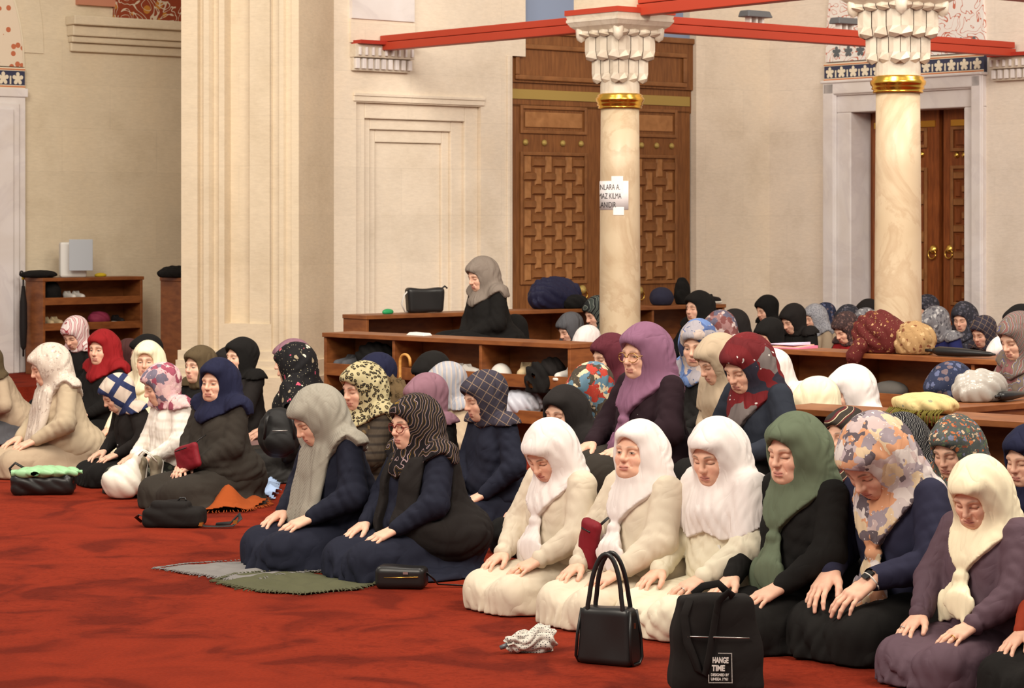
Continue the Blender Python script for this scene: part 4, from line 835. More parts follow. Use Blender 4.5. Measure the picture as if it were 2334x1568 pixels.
K['rust'] = cloth('rust_sleeve', S_(150,56,34), .8, .1, .5); K['camo'] = floral('dark_floral_skirt', S_(38,38,34), [S_(70,74,62), S_(98,100,88)], 30)
K['f_white'] = floral('white_leaf_print', S_(206,192,178), [S_(226,216,204), S_(176,158,146), S_(214,202,190)], 40, .30, 1, .9, S_(120,104,98)); K['f_pink'] = floral('pink_floral', S_(206,168,170), [S_(214,180,182), S_(150,74,92), S_(112,104,120), S_(216,184,180)], 18, .6, 2, .95, S_(150,90,100), .10)
K['stripe'] = plaid('navy_beige_stripe_scarf', S_(196,180,166), S_(48,56,92), 7, .16); K['f_redw'] = bands('red_white_swirl', [(0,S_(222,206,202)), (.45,S_(150,58,66)), (.7,S_(206,170,170))], 7, (.4,.3,0), 9.0); K['f_black'] = floral('black_rose_print', S_(24,22,24), [S_(24,22,24), S_(214,206,186), S_(196,80,104), S_(150,134,110)], 22, .30, 3, .55, S_(190,180,150))
K['leop'] = leopard('leopard_print', S_(176,164,126), S_(44,38,30), S_(120,104,70)); K['blackgold'] = bands('black_gold_print', [(0,S_(26,22,24)), (.36,S_(156,132,134)), (.52,S_(24,20,22)), (.74,S_(150,116,44)), (.80,S_(26,22,24))], 11, (.5,.4,.2), 7.0)
K['plaid'] = plaid('dark_plaid', S_(56,52,62), S_(128,108,92), 21, .045); K['reddark'] = floral('dark_red_pearl_print', S_(48,42,52), [S_(112,28,32), S_(104,26,30), S_(46,42,54), S_(96,26,30), S_(40,40,52), S_(112,102,100)], 9, .85, 4, 1.0, S_(206,200,196), .12); K['multi'] = floral('painted_print', S_(176,164,168), [S_(110,98,104), S_(210,200,196), S_(182,166,170), S_(212,188,156), S_(152,140,148), S_(196,184,182), S_(96,86,92), S_(192,172,170), S_(204,150,116)], 19, .85, 5, 1.0, S_(222,214,210), .13)
K['bwleaf'] = bands('black_white_leaf', [(0,S_(22,22,26)), (.55,S_(206,202,196)), (.68,S_(22,22,26))], 20, (.8,.3,.5), 6.0); K['garden'] = floral('small_garden_print', S_(74,80,78), [S_(178,104,66), S_(96,112,84), S_(196,168,140), S_(112,116,140), S_(128,66,50)], 48, .40, 6, .95, S_(150,110,60)); K['leafcol'] = bands('olive_maroon_print', [(0,S_(52,46,42)), (.5,S_(92,36,40)), (.72,S_(190,170,140)), (.82,S_(56,50,44))], 4, (.2,.9,.4), 3.0)
K['blue'] = floral('blue_floral', S_(74,92,136), [S_(96,120,168), S_(150,144,150), S_(52,60,90), S_(178,160,150)], 13, .7, 7, 1.0, S_(60,76,112), .10); K['knit'] = bands('zigzag_knit', [(0,S_(112,98,86)), (.3,S_(84,84,120)), (.5,S_(164,146,128)), (.7,S_(92,98,76)), (.85,S_(128,84,84))], 16, (.2,.35,.1), 4.0); K['redblue'] = floral('bright_flower_print', S_(196,176,142), [S_(170,60,48), S_(92,122,140), S_(206,188,156), S_(70,62,52)], 20, .8, 8, 1.0, S_(150,120,90), .14)
K['pinkbrown'] = floral('rose_brown_print', S_(150,112,110), [S_(196,180,176), S_(120,72,70), S_(96,92,110)], 13, .7, 9, 1.0, S_(170,150,148), .12); K['gstripe'] = bands('grey_green_stripes', [(0,S_(34,36,36)), (.45,S_(124,128,120)), (.65,S_(60,66,62))], 9, (.3,.4,0), 4.0); K['gdot'] = leopard('grey_dots', S_(160,160,166), S_(124,124,132), S_(150,150,156), 60)
K['bspeck'] = floral('brown_speckle_print', S_(62,46,46), [S_(92,70,68), S_(48,40,42), S_(112,84,78)], 44, .42, 10, .95, S_(120,98,90)); K['gfloral'] = floral('grey_white_print', S_(120,118,122), [S_(176,174,174), S_(84,82,88)], 30, .42, 11, .9, S_(186,182,180)); K['nfloral'] = floral('navy_small_print', S_(44,50,74), [S_(92,98,128), S_(110,92,96), S_(36,40,58)], 26, .4, 12, .9, S_(120,116,120)); K['dkfl'] = floral('dark_grey_print', S_(48,48,56), [S_(72,72,84), S_(96,92,100)], 34, .4, 13, .8, S_(104,100,108))
K['mfloral'] = floral('maroon_white_floral', S_(60,40,48), [S_(186,176,168), S_(96,72,76)], 34, .36, 14, .8, S_(150,138,132)); K['mvcoat'] = cloth('dusty_coat', S_(128,100,96), .9, .1, .5); K['bluecoat'] = cloth('blue_coat', S_(34,38,86), .85, .1, .5)

# ------------------------------------------------------------------ the worshippers: (label, crown pixel, distance, options)
q = .9
PEOPLE = [
 # nearest row, from its far end to the right edge
 ('woman in white tied scarf and beige outfit, head bowed, at the row\'s left end', (1250,958), 12.5*q, dict(top='beige', scarf='white', style='tied', h=.0095, hpitch=30, hyaw=14, lean=10, cuff=.050, bulk=1.12, tail=.19, yaw=217)),
 ('woman in white tied scarf and beige outfit looking up, burgundy pouch at her side', (1456,955), 12.1*q, dict(top='beige', scarf='white', style='tied', h=.0095, age=1, eyes='open', hpitch=-6, hyaw=16, lean=6, cuff=.050, bulk=1.18, tail=.17, yaw=217, wide=1.06)),
 ('woman in white shoulder-covering scarf and ecru outfit behind the canvas tote', (1632,953), 11.8*q, dict(top='ecru', scarf='white', style='cape', h=.0095, hpitch=16, hyaw=16, lean=8, cuff=.050, bulk=1.04, yaw=217)),
 ('older woman in sage green tied scarf and black jacket', (1812,940), 11.45*q, dict(top='black', scarf='green', style='tied', h=.0095, age=1, hpitch=6, hyaw=8, lean=8, bulk=1.12, tail=.20, yaw=216)),
 ('woman in painted-print scarf and navy jacket bowing low, smartwatch on wrist', (1990,947), 11.1*q, dict(top='navyj', skirt='black', scarf='multi', style='tied', h=.0095, hpitch=36, hyaw=6, lean=24, bulk=1.14, tail=.26, yaw=216, arms={1:(.38,.115,.285,.7,-.05,-.62), -1:(.36,-.115,.285,.7,.05,-.62)})),
 ('woman in cream scarf and plum coat, nearest on the right', (2228,1041), 10.55*q, dict(top='plum', scarf='cream', style='tied', tail=.15, h=.0095, age=1, hpitch=24, hyaw=14, lean=8, bulk=1.12, yaw=218, cuff=.048)),
 ('woman mostly beyond the right frame edge, rust sleeve and hand showing', (2468,1078), 10.15*q, dict(top='rust', skirt='black', scarf='nscarf', h=.0095, hpitch=15, lean=8, yaw=214, bulk=1.1)),
 # the pair kneeling on the shawls
 ('woman in long grey ribbed scarf and black dress bowing on the grey shawl', (722,880), 14.0*q, dict(top='navy', skirt='navy', scarf='grey', style='long', h=.0095, hpitch=26, hyaw=-4, lean=16, bulk=1.20, yaw=214)),
 ('woman with red glasses, black gold-print scarf and dark quilted vest', (945,897), 13.65*q, dict(top='navy', skirt='navy', scarf='blackgold', style='snug', vest='black2', h=.0095, age=0, eyes='open', hpitch=4, hyaw=2, lean=8, bulk=1.30, yaw=215, wide=1.08)),
 # second rank
 ('seated older woman with plum tied scarf, gold glasses and dark coat', (1468,735), 13.9*q, dict(pose='chair', top='aub', skirt='char', scarf='purple', style='tied', h=.011, age=1, eyes='open', hpitch=6, hyaw=8, lean=6, bulk=1.15, tail=.22, yaw=215)),
 ('woman in plain black scarf bowing beside the plum-scarfed woman', (1286,878), 14.6*q, dict(top='black', scarf='black2', style='cape', h=.012, hpitch=4, hyaw=22, lean=12)),
 ('seated woman in dark red scarf dotted with pearls', (1700,762), 13.5*q, dict(pose='chair', top='slate', skirt='black', scarf='reddark', style='tied', h=.011, age=1, hpitch=22, hyaw=8, lean=14, bulk=1.12, tail=.12, yaw=215)),
 ('woman in olive and maroon print scarf looking over the green-scarfed woman', (1930,927), 13.2*q, dict(top='black', scarf='leafcol', h=.012, eyes='open', hpitch=0, hyaw=12, lean=4)),
 ('woman in black and white leaf scarf behind the navy jacket', (2052,943), 12.9*q, dict(top='black', scarf='bwleaf', style='cape', h=.012, hpitch=20, lean=10)),
 ('woman in small-flowered garden print scarf before the nearest shelf', (2176,948), 12.45*q, dict(top='black', scarf='garden', h=.012, hpitch=20, hyaw=16, lean=8)),
 ('woman in navy hood scarf cut by the right frame edge', (2345,968), 12.1*q, dict(top='black', scarf='nscarf', h=.012, age=1, hpitch=10, hyaw=8)),
 ('woman in dark plaid scarf and navy coat seen in profile', (1104,845), 15.6*q, dict(top='navy', scarf='plaid', style='hood', h=.012, hpitch=14, hyaw=-4, lean=8, yaw=212, hands='clasp', arms={1:(.20,.16,.22,.9,-.3,-.3)})),
 ('woman in mauve scarf and black coat behind the gold-print scarf', (972,852), 16.0*q, dict(top='black', scarf='mauve', style='hood', h=.013, hpitch=18, lean=8, yaw=208)),
 ('woman in leopard print scarf and brown coat with fur hood', (826,824), 16.2*q, dict(top='puffer', scarf='leop', style='snug', h=.012, hpitch=12, hyaw=4, lean=4, bulk=1.15, yaw=216, wide=1.03)),
 ('woman in pale grey scarf and tan coat in front of the long shelf', (1018,826), 17.4*q, dict(top='tan', scarf='ltgrey', style='hood', h=.014, hpitch=14, lean=12, yaw=200)),
 ('woman in small black scarf by the wooden cane handle', (985,803), 18.3*q, dict(top='black', scarf='black', style='hood', h=.016, hpitch=26, lean=8, yaw=212)),
 ('woman in navy scarf half hidden behind the fur hood', (858,805), 18.0*q, dict(top='nscarf', scarf='nscarf', style='hood', h=.016, hpitch=14, lean=10, yaw=200)),
 # left group
 ('woman in white leaf-print scarf and beige knit at far left', (112,783), 18.9*q, dict(top='beigek', skirt='tan', scarf='f_white', style='long', h=.0115, age=1, hpitch=16, hyaw=-14, lean=12, bulk=1.18, yaw=212)),
 ('woman in navy and beige striped scarf and black buttoned coat', (268,853), 18.2*q, dict(top='black2', skirt='black', scarf='stripe', style='hood', h=.0115, age=1, hpitch=24, hyaw=-8, lean=22, bulk=1.1, yaw=212)),
 ('woman in pink flowered scarf and white padded jacket', (368,828), 17.7*q, dict(top='whitej', skirt='camo', scarf='f_pink', style='hood', h=.0115, hpitch=16, hyaw=-8, lean=14, bulk=1.18, yaw=212)),
 ('woman in navy scarf and charcoal coat holding a red pouch', (497,815), 17.0*q, dict(top='char', skirt='char', scarf='nscarf', style='snug', h=.0115, age=1, eyes='open', hpitch=2, hyaw=18, lean=2, bulk=1.25, yaw=226, hands='clasp')),
 ('woman in red scarf and black coat beside the tall shelf', (234,750), 21.3*q, dict(top='black', scarf='red', style='snug', h=.014, eyes='open', hpitch=4, hyaw=18, lean=4, bulk=1.1, yaw=228, hands='clasp')),
 ('woman in red and white swirl headscarf looking down by the shelf', (172,722), 23.0*q, dict(top='black', scarf='f_redw', style='hood', h=.014, hpitch=28, hyaw=20, lean=10, yaw=222, z0=.1)),
 ('woman in loose cream scarf facing the camera beside the pier', (338,776), 20.0*q, dict(top='cream', scarf='cream', style='snug', h=.014, eyes='open', hpitch=4, hyaw=34, lean=2, yaw=232)),
 ('blurred woman in dark brown scarf facing away by the tall shelf', (292,772), 22.0*q, dict(top='brown', scarf='brown', style='hood', h=.018, hpitch=10, lean=10, yaw=150)),
 ('woman in black cap scarf behind the cream-scarfed woman', (333,762), 21.6*q, dict(top='black', scarf='black', style='hood', h=.018, hpitch=10, lean=6, yaw=200)),
 ('woman in olive scarf and black coat in front of the pier', (456,787), 19.4*q, dict(top='black', scarf='olive', style='hood', h=.014, eyes='open', hpitch=2, hyaw=10, lean=2, yaw=222)),
 ('woman in black scarf and black coat leaning before the pier', (550,768), 20.2*q, dict(top='black2', scarf='black', style='hood', h=.014, age=1, eyes='open', hpitch=0, hyaw=6, lean=2, bulk=1.1, yaw=220)),
 ('woman with only a sliver of face behind the black-scarfed woman', (520,790), 21.3*q, dict(top='black', scarf='black2', style='hood', h=.018, hpitch=4, yaw=218)),
 ('woman in black rose-print scarf and leather jacket seen from behind', (672,781), 18.6*q, dict(top='leather', scarf='f_black', style='cape', h=.0125, hpitch=14, hyaw=-8, lean=6, bulk=1.25, yaw=168, hands='none')),
 ('woman in pink-mauve cap behind the rose-print scarf', (666,773), 19.8*q, dict(top='mvcoat', scarf='mauve', style='hood', h=.018, hpitch=10, yaw=190)),
 ('person in cream coat cut by the left frame edge', (-28,790), 21.5*q, dict(top='tan', skirt='dkgrey', scarf='olive', style='hood', h=.014, hpitch=20, lean=22, yaw=200)),
 # behind the long shelf
 ('woman standing in taupe scarf and black dress behind the long shelf', (1098,585), 22.3*q, dict(pose='chair', hipz=.58, z0=PLAT, top='black', scarf='taupe', style='snug', h=.013, age=1, hpitch=16, hyaw=4, lean=8, bulk=1.25, yaw=212, hands='clasp')),
 ('woman in black scarf bowing behind the shelf beside the standing woman', (1172,719), 22.6*q, dict(z0=PLAT, top='black', scarf='black', style='hood', h=.018, hpitch=30, lean=12, yaw=212)),
 ('woman in dark grey scarf behind the right end of the long shelf', (1300,713), 23.2*q, dict(z0=PLAT, top='black', scarf='dkgrey', style='hood', h=.016, hpitch=24, lean=10, yaw=212)),
 ('woman in white cap scarf showing above the end of the long shelf', (1340,744), 21.6*q, dict(z0=PLAT, top='tan', scarf='white', style='hood', h=.016, hpitch=36, lean=18, yaw=212)),
 ('woman in grey and green striped scarf half behind the notice column', (1362,675), 24.7*q, dict(z0=PLAT, top='black', scarf='gstripe', style='hood', h=.016, hpitch=22, lean=8, yaw=208)),
 ('woman in maroon scarf beside the end panel of the long shelf', (1390,760), 16.4*q, dict(pose='chair', top='black', scarf='maroon', style='snug', h=.014, age=1, hpitch=12, lean=8, yaw=212)),
 ('woman in bright flower-print scarf behind the plain black scarf', (1348,829), 16.0*q, dict(top='black', scarf='redblue', style='hood', h=.014, hpitch=28, lean=12, yaw=206)),
 ('seated woman in blue floral scarf and black coat facing forward', (1592,728), 16.0*q, dict(pose='chair', top='black', scarf='blue', style='snug', h=.012, eyes='open', hpitch=12, hyaw=24, lean=6, yaw=222, hands='clasp')),
 ('woman in draped black scarf, pale face, in front of the back shelf', (1592,662), 24.9*q, dict(z0=PLAT, top='black', scarf='black', style='snug', h=.014, hpitch=4, hyaw=4, lean=2, yaw=216)),
 ('woman in rose-brown print scarf behind the blue floral scarf', (1640,708), 22.6*q, dict(z0=PLAT, top='black', scarf='pinkbrown', style='snug', h=.016, hpitch=16, yaw=205)),
 ('woman in black scarf behind the rose-brown print scarf', (1672,705), 23.4*q, dict(z0=PLAT, top='black', scarf='black2', style='snug', h=.018, hpitch=16, yaw=200)),
 ('seated woman in beige scarf and coat behind the pearl-dotted scarf', (1636,762), 15.0*q, dict(pose='chair', top='tan', scarf='tan', style='cape', h=.013, hpitch=22, lean=14, yaw=208, hands='clasp')),
 ('woman in maroon and white floral shawl behind the pearl-dotted scarf', (1762,800), 15.4*q, dict(pose='chair', top='mfloral', scarf='white', style='hood', h=.014, hpitch=34, lean=26, yaw=205)),
 # behind the right shelf
 ('woman in black scarf, farthest left of those before the bare corner wall', (1748,673), 27.4*q, dict(z0=PLAT, top='black', scarf='black', style='hood', h=.018, hpitch=16, yaw=210)),
 ('woman in black scarf and broad black coat beyond the pink papers', (1808,693), 24.8*q, dict(z0=PLAT, top='black', scarf='black2', style='hood', h=.016, hpitch=22, lean=14, bulk=1.2, yaw=212)),
 ('woman in black scarf bent close to the pink papers', (1755,725), 22.0*q, dict(z0=PLAT, top='black', scarf='black', style='hood', h=.016, hpitch=24, lean=8, yaw=212)),
 ('woman in grey dotted scarf in front of the marble jamb', (1856,693), 26.4*q, dict(z0=PLAT, top='tan', scarf='gdot', style='snug', h=.016, hpitch=14, yaw=212)),
 ('woman in navy small-print scarf behind the grey dotted scarf', (1880,690), 27.4*q, dict(z0=PLAT, top='tan', scarf='nfloral', style='hood', h=.018, hpitch=14, yaw=200)),
 ('woman in brown speckled scarf and red collar bending forward', (1928,712), 23.0*q, dict(z0=PLAT, top='red', scarf='bspeck', style='hood', h=.016, age=1, hpitch=28, lean=10, yaw=212)),
 ('woman in grey and white print scarf left of the right column', (1972,703), 24.4*q, dict(z0=PLAT, top='black', scarf='gfloral', style='hood', h=.018, hpitch=20, yaw=205)),
 ('woman in dark grey print scarf against the marble jamb', (1932,695), 25.6*q, dict(z0=PLAT, top='black', scarf='dkfl', style='hood', h=.018, hpitch=20, yaw=205)),
 ('woman in black scarf just left of the right column', (1978,682), 26.6*q, dict(z0=PLAT, top='black', scarf='black2', style='hood', h=.018, hpitch=14, yaw=205)),
 ('woman in speckled dark scarf just right of the right column', (2112,672), 27.0*q, dict(z0=PLAT, top='black', scarf='dkfl', style='hood', h=.018, hpitch=14, yaw=205)),
 ('woman in grey-white scarf and blue coat right of the right column', (2132,700), 23.4*q, dict(z0=PLAT, top='bluecoat', scarf='gfloral', style='hood', h=.016, hpitch=26, lean=20, yaw=200)),
 ('woman in dark print shawl facing forward below the right door', (2196,688), 24.8*q, dict(z0=PLAT, top='dkfl', scarf='dkfl', style='snug', h=.016, hpitch=18, hyaw=20, yaw=216)),
 ('woman in dark checked scarf above the folded black umbrella', (2242,720), 22.4*q, dict(z0=PLAT, top='black', scarf='plaid', style='hood', h=.016, hpitch=18, hyaw=10, yaw=212)),
 ('woman in small white scarf behind the zigzag knit shawl', (2284,768), 20.0*q, dict(z0=PLAT, top='tan', scarf='white', style='hood', h=.018, hpitch=28, yaw=205)),
 ('seated woman in zigzag knit shawl at the right frame edge', (2322,712), 16.4*q, dict(pose='chair', top='knit', scarf='knit', style='snug', h=.0125, age=1, hpitch=20, hyaw=4, lean=8, yaw=208)),
 ('woman in black scarf behind the zigzag knit shawl', (2326,694), 21.0*q, dict(z0=PLAT, top='black', scarf='black', style='hood', h=.018, hpitch=10, yaw=205)),
 # between the right shelves
 ('woman in white draped scarf between the two right shelves', (1938,832), 16.0*q, dict(top='white', scarf='white', style='cape', h=.013, hpitch=14, hyaw=-4, lean=8, yaw=205)),
 ('woman in round cream scarf between the two right shelves', (1862,862), 15.1*q, dict(top='black', scarf='cream', style='hood', h=.013, hpitch=28, lean=12, yaw=150)),
 ('woman in blue patterned cap behind the clear plastic bag', (2166,828), 15.6*q, dict(top='mvcoat', scarf='nfloral', style='hood', h=.013, hpitch=26, lean=14, yaw=205)),
]
PP = {}
for i, (lab, px, d, kw) in enumerate(PEOPLE):
    kw = dict(kw)
    for k in ('top', 'skirt', 'scarf', 'vest'):
        if kw.get(k): kw[k] = K[kw[k]]
    PP[i] = person('person', lab, px, d, seed=i*7+3, **kw)
# ------------------------------------------------------------------ things on the floor and the shelves
def blob(name, fn, lo, hi, h, mat, parent=None):
    g = Grid(lo, hi, h); v, f = nets(fn((g.X,g.Y,g.Z)).astype(np.float32)+np.zeros(g.n, np.float32), g); return link(name, npmesh(name, v, f), mat, parent)
def rb(q, hx, hy, hz, r):
    x, y, z = q; dx, dy, dz = np.abs(x)-(hx-r), np.abs(y)-(hy-r), np.abs(z)-(hz-r)
    return np.sqrt(np.maximum(dx,0)**2+np.maximum(dy,0)**2+np.maximum(dz,0)**2)+np.minimum(np.maximum(np.maximum(dx,dy),dz),0)-r
def thing(name, label, cat, loc, rz=0, group=None, s=1.0): return tag(empty(name, loc, math.radians(rz), s), label, cat, group)
def sh(q, x, y, z): return (q[0]-x, q[1]-y, q[2]-z)
canvas = cloth('black_canvas', S_(30,27,26), .9, .15, .3, .05); burg = cloth('burgundy_nylon', S_(122,28,38), .55, .1, .3); silver = new_mat('zip_metal', .3, srgb(190,188,184), .9)[0]
# black structured handbag with tall handles
hb = thing('handbag', 'black leather handbag with tall arched handles on the carpet', 'handbag', G(1388,1512), -28)
def bag_f(q):
    k = 1-.9*(q[2]-.0)*.35; x = q[0]/(1.0-.55*np.clip(q[2],0,.25)*.9); return rb((x, q[1]*(1+1.6*np.clip(q[2],0,.3)), q[2]-.115), .125, .062, .115, .026)+.003*np.sin(30*q[0])*np.sin(18*q[2])
blob('body', bag_f, (-.16,-.09,-.01), (.16,.09,.25), .006, M['black'], hb)
for sy_ in (-1, 1):
    pts = [( .075*math.cos(t_)*(1.0 if abs(math.cos(t_)) < .98 else 1.05), sy_*(.038-.014*math.sin(t_)), .20+.245*math.sin(t_)) for t_ in np.linspace(0, PI, 22)]
    pts = [(.082, sy_*.048, .06), (.080, sy_*.044, .13)]+pts+[(-.080, sy_*.044, .13), (-.082, sy_*.048, .06)]
    MB().tube(pts, .0105, 8, .55, up=(0,1,0)).build('handle', M['black'], hb)
for sx in (-1,1):
    MB().tube([(sx*.108,-.03,.222),(sx*.118,-.050,.12),(sx*.124,-.052,.03),(sx*.122,-.03,.006),(sx*.122,.03,.006),(sx*.124,.052,.03),(sx*.118,.050,.12),(sx*.108,.03,.222)], .0065, 8).build('piping', M['black'], hb)
MB().box(.1145,.1165,-.008,.008,.150,.172).build('metal_tag', new_mat('copper', .3, srgb(200,120,90), .9)[0], hb)
# black canvas tote with printed lettering
tt = thing('tote_bag', 'black canvas tote bag with white printed lettering', 'tote bag', G(1632,1574), 6)
def tote_f(q):
    w = .165+.012*np.sin(9*q[2]+1)-.03*np.clip(q[2]-.22,0,1)*2; x = (q[0]+.03*np.clip(q[2]-.12,0,1))/w*.165; y = q[1]*(1+1.5*np.clip(q[2]-.06,0,.4))
    return rb((x, y, q[2]-.185), .165, .078, .185, .03)+.006*np.sin(22*q[0]+14*q[2])*np.clip((q[2]-.2)*6,0,1)+.004*np.sin(34*q[2]-12*q[0]+1)
blob('body', tote_f, (-.21,-.11,-.01), (.21,.11,.40), .0065, canvas, tt)
MB().tube([(.055,-.050,.365),(.035,-.064,.385),(-.005,-.068,.35),(-.022,-.074,.26),(-.040,-.082,.16),(-.060,-.088,.075),(-.085,-.086,.10),(-.125,-.080,.20),(-.135,-.066,.30),(-.11,-.050,.36)], .017, 8, .22, up=(0,1,0)).build('strap', canvas, tt)
MB().tube([(.05,.05,.37),(.02,.058,.40),(-.04,.058,.39),(-.08,.05,.36)], .015, 8, .22, up=(0,1,0)).build('strap', canvas, tt)
zp_ = MB().tube([(-.125,-.0745,.222),(-.05,-.0775,.219),(.06,-.0765,.214),(.115,-.0725,.211)], .0028, 6).build('zip', silver, tt)
MB().box(-.130,-.122,-.0800,-.0740,.170,.222).build('zip_pull', silver, zp_)
wht = new_mat('white_print', .8, srgb(226,224,218))[0]
def text_on(txt, parent, loc, size, rotm, mat, wmax=None, bold=0.0, name='lettering'):
    c = bpy.data.curves.new(name, 'FONT'); c.body = txt; c.size = size; c.extrude = .0006; c.offset = bold; c.align_x = 'LEFT'; o = bpy.data.objects.new('tmp', c); COL.objects.link(o)
    me = bpy.data.meshes.new_from_object(o.evaluated_get(bpy.context.evaluated_depsgraph_get())); bpy.data.objects.remove(o)
    if wmax:
        w_ = max(v.co.x for v in me.vertices); me.transform(Matrix.Diagonal((wmax/w_,1,1,1)))
    me.transform(Matrix.Rotation(PI/2, 4, 'X')); o = link(name, me, mat, parent, loc); o.rotation_euler = rotm; return o
TY = -.0835
text_on('HANGE', tt, (-.030,TY,.122), .030, (0,.03,0), wht, .062, .0012); text_on('TIME', tt, (-.032,TY,.092), .030, (0,.03,0), wht, .050, .0012)
text_on('DESIGNED BY', tt, (-.036,TY,.072), .0145, (0,.03,0), wht, .070, .0004); text_on('UNSEA 1961', tt, (-.036,TY,.056), .0145, (0,.03,0), wht, .066, .0004)
w = MB(); 
def dots(x0,z0,x1,z1,n):
    for k in range(n): x, z_ = x0+(x1-x0)*k/n, z0+(z1-z0)*k/n; w.box(x-.0014,x+.0014,TY-.0005,TY+.0005,z_-.0014,z_+.0014)
dots(-.044,.047,.046,.045,20); dots(.046,.045,.044,.156,24); dots(.044,.156,-.010,.158,12); dots(-.044,.047,-.044,.080,8); w.build('dotted_border', wht, tt)
# folded dotted umbrella
um = thing('folded_umbrella', 'grey dotted folding umbrella lying crumpled on the carpet', 'umbrella', G(1205,1486), 28)
mu, t, b = new_mat('dotted_umbrella_cloth', .8, srgb(196,190,178)); v = N(t, 'ShaderNodeTexVoronoi', Scale=110.0); v.inputs['Randomness'].default_value = .2; t.links.new(coords(t), v.inputs['Vector']); t.links.new(ramp(t, v.outputs['Distance'], [(.25,srgb(96,92,90)), (.32,srgb(204,198,188))], True), b.inputs['Base Color'])
def um_f(q):
    a = np.arctan2(q[2]-.045, q[1]); r = np.sqrt(q[1]**2+(q[2]-.045)**2); R_ = .020+.034*np.clip((q[0]+.10)/.16,0,1); return np.maximum((r-R_-.011*np.abs(np.sin(4.5*a+9*q[0]+2*np.sin(40*q[0])))-.006*np.sin(70*q[0]+3*a)), np.abs(q[0])-.098-.012*np.sin(6*a))*.6
blob('canopy', um_f, (-.13,-.085,-.02), (.13,.085,.13), .0045, mu, um)
MB().tube([(.05,0,.045),(.112,0,.040)], [.012,.016], 12).build('cap', M['black'], um); MB().tube([(-.09,0,.04),(-.128,.012,.026)], [.012,.009], 10).build('handle', M['grey_metal'], um)
# crossbody bag and its strap
cb = thing('crossbody_bag', 'small black crossbody bag with gold zip beside the kneeling pair', 'handbag', G(916,1340), -10)
blob('body', lambda q: rb(sh(q,0,0,.055), .125, .062, .055, .030)+.003*np.sin(24*q[0]), (-.15,-.085,-.01), (.15,.085,.125), .006, M['black'], cb)
MB().tube([(-.075,-.0635,.058),(0,-.064,.060),(.095,-.0625,.064)], .003, 6).build('zip', M['brass'], cb); MB().tube([(.12,0,.08),(.15,.03,.045),(.17,.05,.015),(.26,.07,.010),(.36,.05,.008)], .012, 8, .3).build('strap', M['black'], cb); MB().box(.02,.045,-.066,-.062,.076,.088).build('emblem', silver, cb)
# flat backpack
bp = thing('backpack', 'black backpack lying flat on the carpet with its strap trailing', 'backpack', G(398,1199), -6)
blob('body', lambda q: un(rb(sh(q,0,0,.055), .175, .11, .055, .035), rb(sh(q,-.015,-.02,.115), .11, .075, .032, .024), .012)-.012*crs(q, 5, (16,20,26))+.004, (-.21,-.14,-.01), (.21,.14,.17), .008, canvas, bp)
bst = MB().tube([(.15,-.05,.03),(.20,-.08,.012),(.28,-.07,.010),(.36,-.06,.014),(.40,-.03,.05),(.385,.0,.075),(.33,.02,.02),(.24,.03,.01)], .016, 8, .25).build('strap', M['black'], bp); MB().tube([(-.15,-.03,.05),(-.20,-.05,.07),(-.225,-.02,.05),(-.20,.01,.02)], .014, 8, .25).build('strap', M['black'], bp)
MB().tube([(.02,.0,.148),(.03,.01,.165),(.06,.01,.165),(.07,.0,.148)], .006, 6).build('carry_loop', M['black'], bp)
for p_ in ((.175,-.075,.02),(.375,-.045,.03)): MB().box(p_[0]-.012,p_[0]+.012,p_[1]-.016,p_[1]+.016,p_[2]-.006,p_[2]+.014).build('buckle', M['brass'], bst)
